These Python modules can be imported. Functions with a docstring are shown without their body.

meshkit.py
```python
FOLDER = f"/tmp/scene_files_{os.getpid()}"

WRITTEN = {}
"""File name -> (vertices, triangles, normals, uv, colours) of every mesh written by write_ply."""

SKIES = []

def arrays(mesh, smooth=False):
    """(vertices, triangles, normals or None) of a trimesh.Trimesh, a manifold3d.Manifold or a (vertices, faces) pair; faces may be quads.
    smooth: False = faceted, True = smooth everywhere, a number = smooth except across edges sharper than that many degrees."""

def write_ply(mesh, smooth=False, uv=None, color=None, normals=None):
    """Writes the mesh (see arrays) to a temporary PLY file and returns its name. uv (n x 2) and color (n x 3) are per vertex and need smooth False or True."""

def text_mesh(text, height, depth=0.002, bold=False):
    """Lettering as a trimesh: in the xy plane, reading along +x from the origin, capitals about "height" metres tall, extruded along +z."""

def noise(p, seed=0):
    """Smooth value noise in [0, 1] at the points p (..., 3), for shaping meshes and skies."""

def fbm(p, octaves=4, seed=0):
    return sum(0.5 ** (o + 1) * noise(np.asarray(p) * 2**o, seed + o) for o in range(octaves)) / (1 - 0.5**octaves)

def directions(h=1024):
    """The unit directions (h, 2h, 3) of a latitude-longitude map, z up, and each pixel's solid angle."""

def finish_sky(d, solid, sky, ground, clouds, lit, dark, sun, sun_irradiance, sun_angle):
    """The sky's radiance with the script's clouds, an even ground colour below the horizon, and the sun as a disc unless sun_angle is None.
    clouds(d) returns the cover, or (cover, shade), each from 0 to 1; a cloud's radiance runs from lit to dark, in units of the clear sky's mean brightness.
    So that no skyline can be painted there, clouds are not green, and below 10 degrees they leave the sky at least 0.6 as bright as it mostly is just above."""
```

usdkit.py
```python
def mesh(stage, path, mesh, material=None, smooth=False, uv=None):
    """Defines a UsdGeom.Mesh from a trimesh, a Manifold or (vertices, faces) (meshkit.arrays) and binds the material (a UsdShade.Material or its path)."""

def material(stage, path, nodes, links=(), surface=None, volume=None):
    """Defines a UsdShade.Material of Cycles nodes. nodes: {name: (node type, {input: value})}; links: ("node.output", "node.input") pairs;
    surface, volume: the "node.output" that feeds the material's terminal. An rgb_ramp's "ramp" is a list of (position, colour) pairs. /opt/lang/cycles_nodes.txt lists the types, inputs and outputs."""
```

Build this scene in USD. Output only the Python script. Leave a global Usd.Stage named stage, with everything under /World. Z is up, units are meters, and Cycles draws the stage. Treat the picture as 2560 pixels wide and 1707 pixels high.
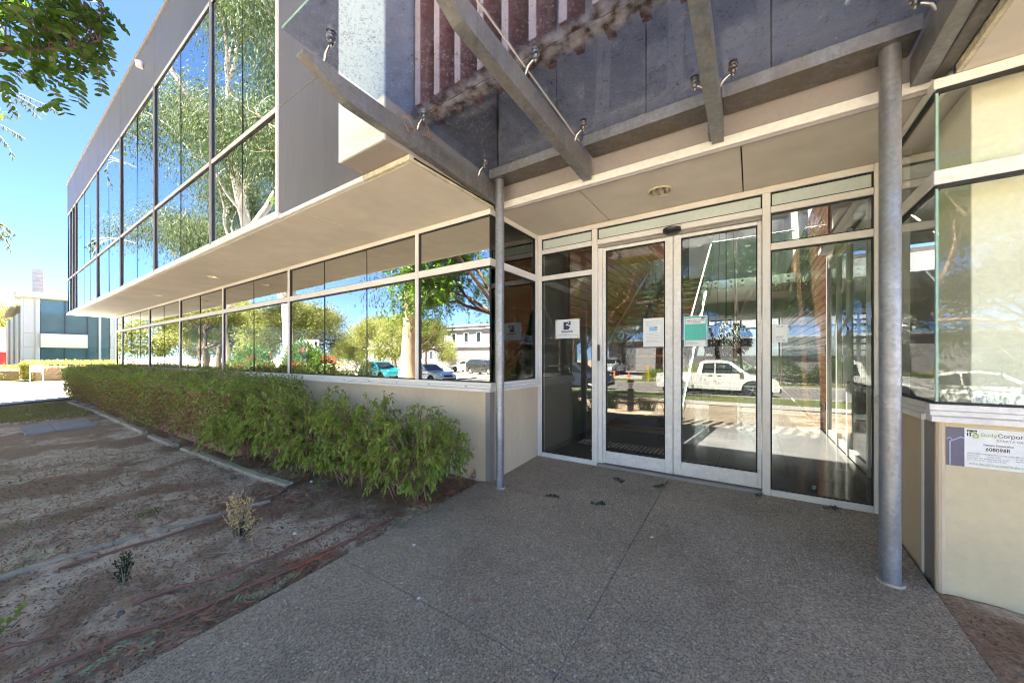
import math, random
import numpy as np, trimesh, usdkit, meshkit
from pxr import Usd, UsdGeom, UsdLux, UsdShade, Gf, Sdf, Vt
from shapely.geometry import Polygon, Point, box as sbox, LineString
from shapely.ops import unary_union

stage = Usd.Stage.CreateInMemory()
UsdGeom.SetStageUpAxis(stage, 'Z'); UsdGeom.SetStageMetersPerUnit(stage, 1.0)
world = UsdGeom.Xform.Define(stage, '/World'); stage.SetDefaultPrim(world.GetPrim())
UsdGeom.Scope.Define(stage, '/World/Looks')

# ---------------------------------------------------------------- camera
YAW = 0.58776; CAM_H = 1.115
cam = UsdGeom.Camera.Define(stage, '/World/camera')
cam.CreateHorizontalApertureAttr(36.0); cam.CreateVerticalApertureAttr(36.0 * 682 / 1024)
cam.CreateFocalLengthAttr(36.0 * 899.67 / 2560)
cam.CreateVerticalApertureOffsetAttr(42.7 / 2560 * 36.0)
cam.CreateClippingRangeAttr(Gf.Vec2f(0.05, 2000))
cam.CreateExposureAttr(4.1)
_s, _c = math.sin(YAW), math.cos(YAW)
cam.AddTransformOp().Set(Gf.Matrix4d(_c, _s, 0, 0,  0, 0, 1, 0,  _s, -_c, 0, 0,  0, 0, CAM_H, 1))

# ---------------------------------------------------------------- sky and sun
SUN_EL = math.radians(62); SUN_D = np.array([-0.18, 0.98]); SUN_D = SUN_D / np.linalg.norm(SUN_D)
sun_vec = np.array([SUN_D[0] * math.cos(SUN_EL), SUN_D[1] * math.cos(SUN_EL), math.sin(SUN_EL)])
usdkit.material(stage, '/World/Looks/sky_air', {
    'tc': ('texture_coordinate', {}),
    'sky': ('sky_texture', {'sky_type': 'single_scattering', 'sun_disc': False, 'sun_elevation': SUN_EL,
                            'sun_rotation': math.atan2(SUN_D[0], SUN_D[1]), 'altitude': 50.0,
                            'air_density': 0.32, 'aerosol_density': 0.05, 'ozone_density': 6.0}),
    'bg': ('background_shader', {'strength': 0.052})}, [('sky.color', 'bg.color')], surface='bg.background')
dome = UsdLux.DomeLight.Define(stage, '/World/sky')
UsdShade.MaterialBindingAPI.Apply(dome.GetPrim()).Bind(UsdShade.Material.Get(stage, '/World/Looks/sky_air'))
dome.GetPrim().SetCustomDataByKey('kind', 'structure'); dome.GetPrim().SetCustomDataByKey('label', 'clear deep blue sky over the whole scene')
dome.GetPrim().SetCustomDataByKey('category', 'sky')
sun = UsdLux.DistantLight.Define(stage, '/World/sun')
sun.CreateNormalizeAttr(True); sun.CreateIntensityAttr(1.25); sun.CreateAngleAttr(0.53); sun.CreateColorAttr(Gf.Vec3f(1.0, 0.92, 0.80))
_z = sun_vec; _x = np.cross([0, 0, 1.0], _z); _x /= np.linalg.norm(_x); _y = np.cross(_z, _x)
sun.AddTransformOp().Set(Gf.Matrix4d(*_x, 0, *_y, 0, *_z, 0, 0, 0, 50, 1))

# ---------------------------------------------------------------- helpers: prims
used, locs, MATS = {}, {}, {}
def numbered(path):
    n = used.get(path, 0); used[path] = n + 1
    return path if n == 0 else '%s_%03d' % (path, n)
def tag(prim, label=None, cat=None, group=None, kind=None):
    for k, v in (('label', label), ('category', cat), ('group', group), ('kind', kind)):
        if v: prim.SetCustomDataByKey(k, v)
    return prim
def thing(name, label, cat, loc=(0, 0, 0), group=None, kind=None):
    x = UsdGeom.Xform.Define(stage, numbered('/World/' + name)); x.AddTranslateOp().Set(Gf.Vec3d(*map(float, loc)))
    p = x.GetPrim(); locs[str(p.GetPath())] = np.array(loc, float)
    return tag(p, label, cat, group, kind)
def base_of(path):
    s = str(path)
    while s not in locs and s.count('/') > 1: s = s.rsplit('/', 1)[0]
    return locs.get(s, np.zeros(3))
def part(parent, name, mesh, m, smooth=False, label=None, kind=None):
    """mesh is in world coordinates; the part's points are kept relative to its thing's base."""
    v, f = vf(mesh)
    path = numbered('%s/%s' % (parent.GetPath() if parent else '/World', name))
    b = base_of(parent.GetPath()) if parent else np.zeros(3)
    p = usdkit.mesh(stage, path, (v - b, f), MATS[m] if isinstance(m, str) else m, smooth=smooth).GetPrim()
    return tag(p, label, None, None, kind)
def solo(name, mesh, m, label, cat, smooth=False, group=None, kind=None):
    return tag(part(None, name, mesh, m, smooth), label, cat, group, kind)
def copy_thing(src, name, loc, rotz=0, scale=1, label=None, group=None):
    x = UsdGeom.Xform.Define(stage, numbered('/World/' + name)); x.AddTranslateOp().Set(Gf.Vec3d(*map(float, loc)))
    if rotz: x.AddRotateZOp().Set(float(rotz))
    if scale != 1: x.AddScaleOp().Set(Gf.Vec3f(scale, scale, scale))
    p = x.GetPrim(); cd = src.GetCustomData()
    p.GetReferences().AddInternalReference(src.GetPath()); p.SetInstanceable(True)
    return tag(p, label or cd.get('label'), cd.get('category'), group or cd.get('group'))

# ---------------------------------------------------------------- helpers: meshes
def vf(m):
    if isinstance(m, list): return merge(m)
    if isinstance(m, tuple):
        v, f = np.asarray(m[0], float), np.asarray(m[1], int)
        if f.shape[1] == 4: f = np.vstack([f[:, [0, 1, 2]], f[:, [0, 2, 3]]])
        return v, f
    return np.asarray(m.vertices, float), np.asarray(m.faces, int)
def merge(ms):
    V, F, n = [], [], 0
    for m in ms:
        v, f = vf(m); V.append(v); F.append(f + n); n += len(v)
    return np.vstack(V), np.vstack(F)
_BQ = np.array([[0, 3, 2, 1], [4, 5, 6, 7], [0, 1, 5, 4], [1, 2, 6, 5], [2, 3, 7, 6], [3, 0, 4, 7]])
def bx(x0, x1, y0, y1, z0, z1):
    v = np.array([[x0, y0, z0], [x1, y0, z0], [x1, y1, z0], [x0, y1, z0], [x0, y0, z1], [x1, y0, z1], [x1, y1, z1], [x0, y1, z1]], float)
    return vf((v, _BQ))
def cb(x0, x1, y0, y1, z0, z1, c=0.004):
    """a box with chamfered edges"""
    lo, hi = np.array([x0, y0, z0], float), np.array([x1, y1, z1], float)
    c = min(c, (hi - lo).min() * 0.3); P = []
    for i in (0, 1):
        for j in (0, 1):
            for k in (0, 1):
                q = np.where([i, j, k], hi, lo); s = np.where([i, j, k], -c, c)
                for a in range(3):
                    p = q + s; p[a] = q[a]; P.append(p)
    h = trimesh.convex.convex_hull(np.array(P)); return np.array(h.vertices), np.array(h.faces)
def tube(pts, r, n=8, cap=True):
    pts = np.asarray(pts, float); r = np.broadcast_to(np.asarray(r, float), (len(pts),))
    t = np.gradient(pts, axis=0); t /= np.maximum(np.linalg.norm(t, axis=1, keepdims=True), 1e-9)
    up = np.array([0, 0, 1.0]) if abs(t[0, 2]) < 0.9 else np.array([1.0, 0, 0])
    u = np.cross(t, up); u /= np.maximum(np.linalg.norm(u, axis=1, keepdims=True), 1e-9); w = np.cross(t, u)
    a = np.linspace(0, 2 * np.pi, n, endpoint=False)
    ring = pts[:, None] + r[:, None, None] * (np.cos(a)[None, :, None] * u[:, None] + np.sin(a)[None, :, None] * w[:, None])
    V = ring.reshape(-1, 3); k = len(pts); i = np.arange(k - 1)[:, None] * n; j = np.arange(n)[None]; jn = (j + 1) % n
    F = np.stack([i + j, i + n + j, i + n + jn, i + jn], -1).reshape(-1, 4)
    v, f = vf((V, F))
    if cap:
        v = np.vstack([v, pts[:1], pts[-1:]]); a0, a1 = len(v) - 2, len(v) - 1; j = np.arange(n); jn = (j + 1) % n; o = (k - 1) * n
        f = np.vstack([f, np.stack([np.full(n, a0), j, jn], 1), np.stack([np.full(n, a1), o + jn, o + j], 1)])
    return v, f
def lathe(prof, c, n=24, axis='z'):
    """prof: (radius, height) pairs"""
    prof = np.asarray(prof, float); a = np.linspace(0, 2 * np.pi, n, endpoint=False)
    V = np.stack([prof[:, None, 0] * np.cos(a), prof[:, None, 0] * np.sin(a), np.repeat(prof[:, 1:2], n, 1)], -1).reshape(-1, 3)
    if axis == 'y': V = V[:, [0, 2, 1]] * [1, 1, -1]
    if axis == 'x': V = V[:, [2, 0, 1]]
    k = len(prof); i = np.arange(k - 1)[:, None] * n; j = np.arange(n)[None]; jn = (j + 1) % n
    return vf((V + np.asarray(c, float), np.stack([i + j, i + jn, i + n + jn, i + n + j], -1).reshape(-1, 4)))
def extr(poly, h):
    gs = getattr(poly, 'geoms', [poly])
    return trimesh.util.concatenate([trimesh.creation.extrude_polygon(g, h, engine='earcut') for g in gs if not g.is_empty])
def sideways(poly, y0, y1):
    """polygon drawn in (x, z), pulled from y0 to y1"""
    v, f = vf(extr(poly, y1 - y0)); return np.stack([v[:, 0], y1 - v[:, 2], v[:, 1]], 1), f
def yz_prism(pts, x0, x1):
    v, f = vf(extr(Polygon(pts), x1 - x0)); return np.stack([x0 + v[:, 2], v[:, 0], v[:, 1]], 1), f
def text_on(t, x, z, h, y, bold=False, d=0.001, width=None):
    """lettering on a wall that faces -Y"""
    v, f = vf(meshkit.text_mesh(t, h, d, bold))
    if width: v[:, 0] *= width / v[:, 0].max()
    return np.stack([v[:, 0] + x, y - v[:, 2], v[:, 1] + z], 1), f
def unit(v): return v / np.maximum(np.linalg.norm(v, axis=-1, keepdims=True), 1e-9)
def blades(p, d, L, W, rng, curl=0.0, side_curl=0.0, ts=(0, .45, 1), ws=(0.05, 1, 0.03), fold=0.0, up=None, face=None):
    """leaf blades: base p, direction d, lengths L, widths W. face: preferred normal."""
    p = np.asarray(p, float); n = len(p); d = unit(np.asarray(d, float)); L = np.broadcast_to(L, n)[:, None]; W = np.broadcast_to(W, n)[:, None]
    ref = rng.normal(size=(n, 3)) if face is None else np.asarray(face) + rng.normal(size=(n, 3)) * 0.25
    s = unit(np.cross(d, ref)); nn = np.cross(s, d)
    V = []
    for t, w in zip(ts, ws):
        c = p + d * L * t + np.array([0, 0, -1.0]) * (np.asarray(curl).reshape(-1, 1) * L * t * t) + s * (np.asarray(side_curl).reshape(-1, 1) * L * 4 * t * (1 - t))
        V += [c - s * W * w / 2 + nn * W * fold * w, c + s * W * w / 2 + nn * W * fold * w]
    k = len(ts); V = np.stack(V, 1).reshape(-1, 3); o = np.arange(n)[:, None] * 2 * k
    F = np.concatenate([o + np.array([[2 * i, 2 * i + 1, 2 * i + 3, 2 * i + 2]]) for i in range(k - 1)], 0)
    return vf((V, F))
def rhombs(p, d, L, W, rng, fold=0.2):
    """two-triangle leaves"""
    p = np.asarray(p, float); n = len(p); d = unit(np.asarray(d, float)); L = np.broadcast_to(L, n)[:, None]; W = np.broadcast_to(W, n)[:, None]
    s = unit(np.cross(d, rng.normal(size=(n, 3)))); nn = np.cross(s, d); m = p + d * L * 0.42
    V = np.stack([p, m + s * W / 2 + nn * W * fold, p + d * L, m - s * W / 2 + nn * W * fold], 1).reshape(-1, 3)
    o = np.arange(n)[:, None] * 4
    return V, np.vstack([o + [0, 1, 2], o + [0, 2, 3]])

# ---------------------------------------------------------------- materials
prng = np.random.default_rng(5)
def tilt(m, s=0.0035):
    v, f = m; q = v.copy(); c = v.mean(0); h = np.abs(v - c).max(0); k = min(s, 0.0035 / max(h[0], h[2], .1) * 1.6); a, b = prng.normal(0, k, 2).clip(-k * 1.5, k * 1.5); q[:, 1] += a * (v[:, 0] - c[0]) + b * (v[:, 2] - c[2]) + .002; return q, f
def M(name, col, rough=0.6, metal=0.0, var=0.08, vs=3.0, bump=0.0, bs=80.0, spec=0.5, col2=None, fs=40.0, fvar=0.04, stretch=(1, 1, 1), coat=0.0):
    """painted or raw surface with broad and fine variation of colour; col2: second colour mixed in by broad noise"""
    c = np.array(col, float); lo = c * (1 - var); hi = np.minimum(c * (1 + var), 1) if col2 is None else np.array(col2, float)
    nodes = {'tc': ('texture_coordinate', {}), 'mp': ('mapping', {'scale': stretch}),
             'n1': ('noise_texture', {'scale': vs, 'detail': 5.0, 'roughness': 0.6}),
             'r1': ('rgb_ramp', {'ramp': [(0.3, tuple(lo)), (0.7, tuple(hi))]}),
             'n2': ('noise_texture', {'scale': fs, 'detail': 3.0}),
             'r2': ('rgb_ramp', {'ramp': [(0.3, (1 - fvar * 2,) * 3), (0.7, (1.0,) * 3)]}),
             'mx': ('mix', {'mix_type': 'multiply', 'fac': 1.0}),
             'rr': ('map_range', {'clamp': True, 'from_min': 0.3, 'from_max': 0.7, 'to_min': max(rough - 0.07, 0.02), 'to_max': min(rough + 0.07, 1)}),
             'p': ('principled_bsdf', {'metallic': metal, 'specular_ior_level': spec, 'coat_weight': coat, 'coat_roughness': 0.05})}
    links = [('tc.object', 'mp.vector'), ('mp.vector', 'n1.vector'), ('mp.vector', 'n2.vector'), ('n1.fac', 'r1.fac'), ('n2.fac', 'r2.fac'),
             ('r1.color', 'mx.color1'), ('r2.color', 'mx.color2'), ('mx.color', 'p.base_color'), ('n1.fac', 'rr.value'), ('rr.result', 'p.roughness')]
    if bump:
        nodes['n3'] = ('noise_texture', {'scale': bs, 'detail': 4.0}); nodes['b'] = ('bump', {'strength': bump, 'distance': 0.01})
        links += [('mp.vector', 'n3.vector'), ('n3.fac', 'b.height'), ('b.normal', 'p.normal')]
    MATS[name] = usdkit.material(stage, '/World/Looks/' + name, nodes, links, surface='p.BSDF')
def leaf_mat(name, cols, trans=0.35, rough=0.45, spec=0.4, tcol=None):
    """cols: ramp over the random value of each leaf"""
    ramp = [(i / max(len(cols) - 1, 1), c) for i, c in enumerate(cols)]
    tr = [(p, tuple(np.minimum(np.array(c) * (np.array([2.0, 2.2, 0.9]) if tcol is None else tcol), 1))) for p, c in ramp]
    MATS[name] = usdkit.material(stage, '/World/Looks/' + name, {
        'g': ('geometry', {}), 'r': ('rgb_ramp', {'ramp': ramp}), 'rt': ('rgb_ramp', {'ramp': tr}),
        'p': ('principled_bsdf', {'roughness': rough, 'specular_ior_level': spec}), 't': ('translucent_bsdf', {}),
        'm': ('mix_closure', {'fac': trans})},
        [('g.random_per_island', 'r.fac'), ('g.random_per_island', 'rt.fac'), ('r.color', 'p.base_color'), ('rt.color', 't.color'),
         ('p.BSDF', 'm.closure1'), ('t.BSDF', 'm.closure2')], surface='m.closure')
def glass_mat(name, refl, tint, gtint=(1, 1, 1), ior=1.5, wavy=0.0, wscale=1.5):
    """window pane: part mirror, part clear; refl is the coating's reflectance added to the bare glass's"""
    nodes = {'lw': ('layer_weight', {'blend': 0.5}), 'f': ('math', {'math_type': 'power', 'value2': 5.0}), 'mr': ('map_range', {'clamp': True, 'from_min': 0.0, 'from_max': 1.0, 'to_min': 0.04 + refl, 'to_max': 1.0}),
             't': ('transparent_bsdf', {'color': tint}), 'g': ('glossy_bsdf', {'color': gtint, 'roughness': 0.0}), 'm': ('mix_closure', {})}
    links = [('lw.facing', 'f.value1'), ('f.value', 'mr.value'), ('mr.result', 'm.fac'), ('t.BSDF', 'm.closure1'), ('g.BSDF', 'm.closure2')]
    if wavy:
        nodes['tc'] = ('texture_coordinate', {}); nodes['n'] = ('noise_texture', {'scale': wscale, 'detail': 1.0})
        nodes['b'] = ('bump', {'strength': wavy, 'distance': 0.02})
        links += [('tc.object', 'n.vector'), ('n.fac', 'b.height'), ('b.normal', 'g.normal')]
    MATS[name] = usdkit.material(stage, '/World/Looks/' + name, nodes, links, surface='m.closure')
def galv(name, col, rough, dirt):
    MATS[name] = usdkit.material(stage, '/World/Looks/' + name, {
        'tc': ('texture_coordinate', {}), 'v': ('voronoi_texture', {'scale': 60.0}), 'n': ('noise_texture', {'scale': 5.0, 'detail': 6.0, 'roughness': 0.65}),
        'mp': ('mapping', {'scale': (8, 8, 1.2)}), 'n2': ('noise_texture', {'scale': 2.5, 'detail': 5.0}),
        'rv': ('rgb_ramp', {'ramp': [(0, tuple(np.array(col) * 0.82)), (1, tuple(np.minimum(np.array(col) * 1.15, 1)))]}),
        'rd': ('rgb_ramp', {'ramp': [(0.42, (0, 0, 0)), (0.68, (1, 1, 1))]}), 'rs': ('rgb_ramp', {'ramp': [(0.35, (0.82,) * 3), (0.6, (1.0,) * 3)]}),
        'm1': ('mix', {'mix_type': 'multiply', 'fac': 1.0}), 'm2': ('mix', {'color2': dirt}), 'sc': ('math', {'math_type': 'multiply', 'value2': 0.75}),
        'mr': ('map_range', {'clamp': True, 'from_min': 0.0, 'from_max': 1.0, 'to_min': 0.75, 'to_max': 0.1}),
        'p': ('principled_bsdf', {'roughness': rough})},
        [('tc.object', 'v.vector'), ('tc.object', 'n.vector'), ('tc.object', 'mp.vector'), ('mp.vector', 'n2.vector'), ('v.color', 'rv.fac'), ('n.fac', 'rd.fac'), ('n2.fac', 'rs.fac'),
         ('rv.color', 'm1.color1'), ('rs.color', 'm1.color2'), ('m1.color', 'm2.color1'), ('rd.color', 'sc.value1'), ('sc.value', 'm2.fac'),
         ('m2.color', 'p.base_color'), ('sc.value', 'mr.value'), ('mr.result', 'p.metallic')], surface='p.BSDF')

M('frame_paint', (0.69, 0.665, 0.605), 0.38, 0, 0.05, 2, fvar=0.03)
M('gasket', (0.012, 0.012, 0.012), 0.6)
M('render_cream', (0.60, 0.48, 0.325), 0.85, 0, 0.13, 1.6, stretch=(1, 1, 0.45), bump=0.15, bs=180, fs=30, fvar=0.035)
M('render_cream_right', (0.64, 0.54, 0.335), 0.85, 0, 0.11, 1.7, bump=0.15, bs=180, fs=30, fvar=0.035)
M('corner_grey', (0.27, 0.255, 0.24), 0.5, 0.2, 0.06)
M('soffit', (0.56, 0.53, 0.47), 0.75, 0, 0.12, 1.0, fs=6, fvar=0.035)
M('panel_grey', (0.185, 0.17, 0.172), 0.42, 0.35, 0.12, 1.0, stretch=(1.5, 1.5, 0.25), fs=12, fvar=0.04)
M('panel_fascia', (0.33, 0.30, 0.285), 0.5, 0.2, 0.06, 1.0)
M('panel_blue', (0.27, 0.285, 0.305), 0.4, 0.25, 0.12, 1.2)
M('panel_mint', (0.66, 0.72, 0.64), 0.45, 0, 0.04, 0.8)
M('trim_white', (0.74, 0.725, 0.67), 0.4, 0, 0.06, 4, fs=30, fvar=0.08)
M('trim_old', (0.60, 0.56, 0.40), 0.6, 0, 0.3, 9, fs=50, fvar=0.15)
M('fin_brown', (0.27, 0.105, 0.08), 0.55, 0, 0.12, 3)
M('fin_edge', (0.52, 0.38, 0.32), 0.55, 0, 0.08, 3)
M('frosted', (0.50, 0.56, 0.51), 0.35, 0, 0.04, 2)
M('dark_plastic', (0.02, 0.02, 0.022), 0.35)
M('steel', (0.52, 0.49, 0.45), 0.28, 1.0, 0.15, 20)
M('rubber', (0.02, 0.02, 0.02), 0.8)
M('sheet_white', (0.72, 0.74, 0.72), 0.35, 0, 0.02)
M('ink_navy', (0.025, 0.035, 0.085), 0.4, 0, 0.02)
M('ink_black', (0.03, 0.03, 0.03), 0.5, 0, 0.02)
M('ink_grey', (0.30, 0.32, 0.32), 0.5, 0, 0.02)
M('ink_blue', (0.22, 0.48, 0.75), 0.4, 0, 0.02)
M('ink_red', (0.42, 0.035, 0.06), 0.4, 0, 0.02)
M('ink_teal', (0.05, 0.46, 0.38), 0.35, 0, 0.05)
M('ink_green', (0.36, 0.48, 0.08), 0.4, 0, 0.02)
M('ink_lilac', (0.30, 0.36, 0.48), 0.4, 0, 0.02)
M('plate_navy', (0.05, 0.07, 0.14), 0.3, 0, 0.2, 5)
M('concrete', (0.34, 0.32, 0.285), 0.9, 0, 0.15, 5, bump=0.3, bs=90, fs=70, fvar=0.08)
M('concrete_edge', (0.46, 0.40, 0.31), 0.9, 0, 0.22, 8, bump=0.5, bs=60, fs=50, fvar=0.12)
M('timber_grey', (0.40, 0.34, 0.25), 0.9, 0, 0.25, 6, stretch=(1, 1, 1), bump=0.4, bs=40, fvar=0.1)
M('lid_concrete', (0.30, 0.285, 0.28), 0.9, 0, 0.12, 4, bump=0.2, fs=60, fvar=0.06)
M('pipe_brown', (0.25, 0.115, 0.08), 0.5, 0, 0.15, 10, fs=60, fvar=0.1)
M('twig', (0.27, 0.17, 0.11), 0.9, 0, 0.3, 15)
M('twig_pale', (0.34, 0.27, 0.20), 0.9, 0, 0.2, 15)
M('stem_green', (0.10, 0.12, 0.045), 0.7, 0, 0.2, 10)
M('asphalt', (0.20, 0.19, 0.185), 0.92, 0, 0.15, 1.5, fs=120, fvar=0.15)
M('road_pale', (0.42, 0.39, 0.37), 0.9, 0, 0.1, 0.6, fs=60, fvar=0.06)
M('path_grey', (0.42, 0.40, 0.38), 0.9, 0, 0.1, 1.0, fs=60, fvar=0.06)
M('lawn', (0.14, 0.18, 0.05), 0.95, 0, 0.3, 0.7, bump=0.6, bs=60, fs=25, fvar=0.2, col2=(0.17, 0.19, 0.06))
M('white_paint', (0.78, 0.78, 0.77), 0.6, 0, 0.03)
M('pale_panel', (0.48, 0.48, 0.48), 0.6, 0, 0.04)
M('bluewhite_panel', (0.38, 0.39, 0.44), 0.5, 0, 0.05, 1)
M('red_paint', (0.55, 0.03, 0.03), 0.5)
M('roof_tile', (0.30, 0.25, 0.22), 0.8, 0, 0.3, 3)
M('corrugated', (0.36, 0.36, 0.37), 0.5, 0.3, 0.1)
M('office_grey', (0.14, 0.142, 0.155), 0.7, 0, 0.06, 0.5)
M('office_dark', (0.17, 0.18, 0.20), 0.7, 0, 0.06, 0.5)
M('bark_gum', (0.55, 0.42, 0.31), 0.85, 0, 0.3, 4, col2=(0.34, 0.22, 0.14), stretch=(1, 1, 0.25), bump=0.5, bs=12, fs=14, fvar=0.12)
M('bark_pale', (0.62, 0.55, 0.50), 0.85, 0, 0.2, 4, col2=(0.40, 0.32, 0.28), stretch=(1, 1, 0.3), bump=0.3, bs=12)
M('bark_dark', (0.10, 0.07, 0.05), 0.9, 0, 0.3, 8, stretch=(1, 1, 0.3), bump=0.6, bs=25)
M('car_teal', (0.01, 0.20, 0.24), 0.3, 0.2, 0.03, coat=1)
M('car_silver', (0.50, 0.53, 0.58), 0.3, 0.5, 0.03, coat=1)
M('car_white', (0.80, 0.80, 0.80), 0.3, 0, 0.02, coat=1)
M('car_blue', (0.07, 0.09, 0.16), 0.25, 0.4, 0.03, coat=1)
M('car_black', (0.02, 0.02, 0.022), 0.25, 0.1, 0.03, coat=1)
M('car_glass', (0.015, 0.02, 0.022), 0.03, 0, 0.02, spec=0.9)
M('alloy', (0.55, 0.55, 0.56), 0.3, 0.9, 0.05)
M('lamp_red', (0.45, 0.01, 0.01), 0.15, coat=1)
M('lamp_clear', (0.75, 0.77, 0.78), 0.1, 0.3, coat=1)
M('cone_orange', (0.85, 0.16, 0.03), 0.6)
M('pole_yellow', (0.75, 0.45, 0.02), 0.5)
M('lobby_dark', (0.10, 0.09, 0.08), 0.7, 0, 0.1, 2)
M('lobby_floor', (0.055, 0.052, 0.053), 0.13, 0, 0.2, 1.2, spec=0.6, fs=6, fvar=0.06)
M('mat_black', (0.015, 0.015, 0.015), 0.9)
M('timber_warm', (0.25, 0.105, 0.05), 0.30, 0, 0.25, 2.5, stretch=(3, 0.5, 6), fs=18, fvar=0.1, coat=0.3)
M('timber_stair', (0.28, 0.115, 0.04), 0.4, 0, 0.25, 3, stretch=(0.7, 4, 4), fs=18, fvar=0.1)
M('timber_box', (0.34, 0.22, 0.13), 0.65, 0, 0.25, 4, stretch=(0.8, 1, 6), fs=20, fvar=0.1)
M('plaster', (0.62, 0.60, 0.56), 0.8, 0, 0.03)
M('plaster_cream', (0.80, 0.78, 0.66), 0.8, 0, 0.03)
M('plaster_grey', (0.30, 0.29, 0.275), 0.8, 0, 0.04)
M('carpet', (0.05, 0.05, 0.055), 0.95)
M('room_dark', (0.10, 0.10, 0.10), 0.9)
M('blind', (0.20, 0.46, 0.40), 0.8, 0, 0.05, 1)
M('paper_scrap', (0.75, 0.74, 0.70), 0.8)
M('stone_dark', (0.13, 0.13, 0.135), 0.85, 0, 0.2, 12)
M('flower_red', (0.62, 0.02, 0.035), 0.6, 0, 0.3, 20)
M('tape_orange', (0.55, 0.14, 0.07), 0.6)
leaf_mat('leaf_shrub', [(0.21, 0.28, 0.055), (0.32, 0.40, 0.085), (0.43, 0.49, 0.15), (0.27, 0.34, 0.075), (0.42, 0.36, 0.14)], 0.3)
leaf_mat('leaf_hedge', [(0.18, 0.25, 0.055), (0.31, 0.39, 0.09), (0.44, 0.50, 0.16), (0.38, 0.29, 0.14)], 0.25)
leaf_mat('leaf_brown', [(0.28, 0.14, 0.085), (0.36, 0.19, 0.115), (0.22, 0.12, 0.08), (0.42, 0.29, 0.18)], 0.1, 0.7, tcol=np.array([1.2, 1.1, 1.0]))
leaf_mat('leaf_gum', [(0.06, 0.075, 0.04), (0.10, 0.115, 0.062), (0.16, 0.165, 0.10), (0.10, 0.09, 0.062)], 0.22, 0.6, 0.15)
leaf_mat('leaf_olive', [(0.15, 0.16, 0.05), (0.21, 0.20, 0.07), (0.27, 0.24, 0.09), (0.14, 0.14, 0.045)], 0.3)
leaf_mat('leaf_robinia', [(0.045, 0.085, 0.014), (0.065, 0.115, 0.018), (0.09, 0.15, 0.025)], 0.45, 0.4, tcol=np.array([2.3, 2.7, 0.8]))
leaf_mat('leaf_tree', [(0.05, 0.09, 0.02), (0.08, 0.14, 0.03), (0.12, 0.19, 0.05)], 0.3)
leaf_mat('leaf_dark', [(0.018, 0.034, 0.012), (0.03, 0.055, 0.018), (0.045, 0.075, 0.025)], 0.2)
leaf_mat('leaf_cream', [(0.62, 0.50, 0.24), (0.70, 0.60, 0.34), (0.66, 0.50, 0.18), (0.58, 0.44, 0.16)], 0.25, tcol=np.array([1.2, 1.1, 0.8]))
leaf_mat('leaf_box', [(0.025, 0.05, 0.015), (0.045, 0.085, 0.022), (0.07, 0.12, 0.03)], 0.2)
leaf_mat('leaf_litter', [(0.34, 0.17, 0.11), (0.45, 0.25, 0.165), (0.24, 0.14, 0.10), (0.56, 0.40, 0.28), (0.42, 0.33, 0.24), (0.50, 0.26, 0.14)], 0.05, 0.6, tcol=np.array([1, 1, 1]))
leaf_mat('leaf_greygreen', [(0.26, 0.30, 0.18), (0.34, 0.38, 0.24), (0.40, 0.44, 0.29)], 0.1, 0.6, tcol=np.array([1.2, 1.3, 1]))
leaf_mat('chips', [(0.22, 0.15, 0.10), (0.30, 0.21, 0.14), (0.17, 0.11, 0.08), (0.44, 0.36, 0.28), (0.28, 0.16, 0.10), (0.60, 0.54, 0.47)], 0.0, 0.9, 0.2)
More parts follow.
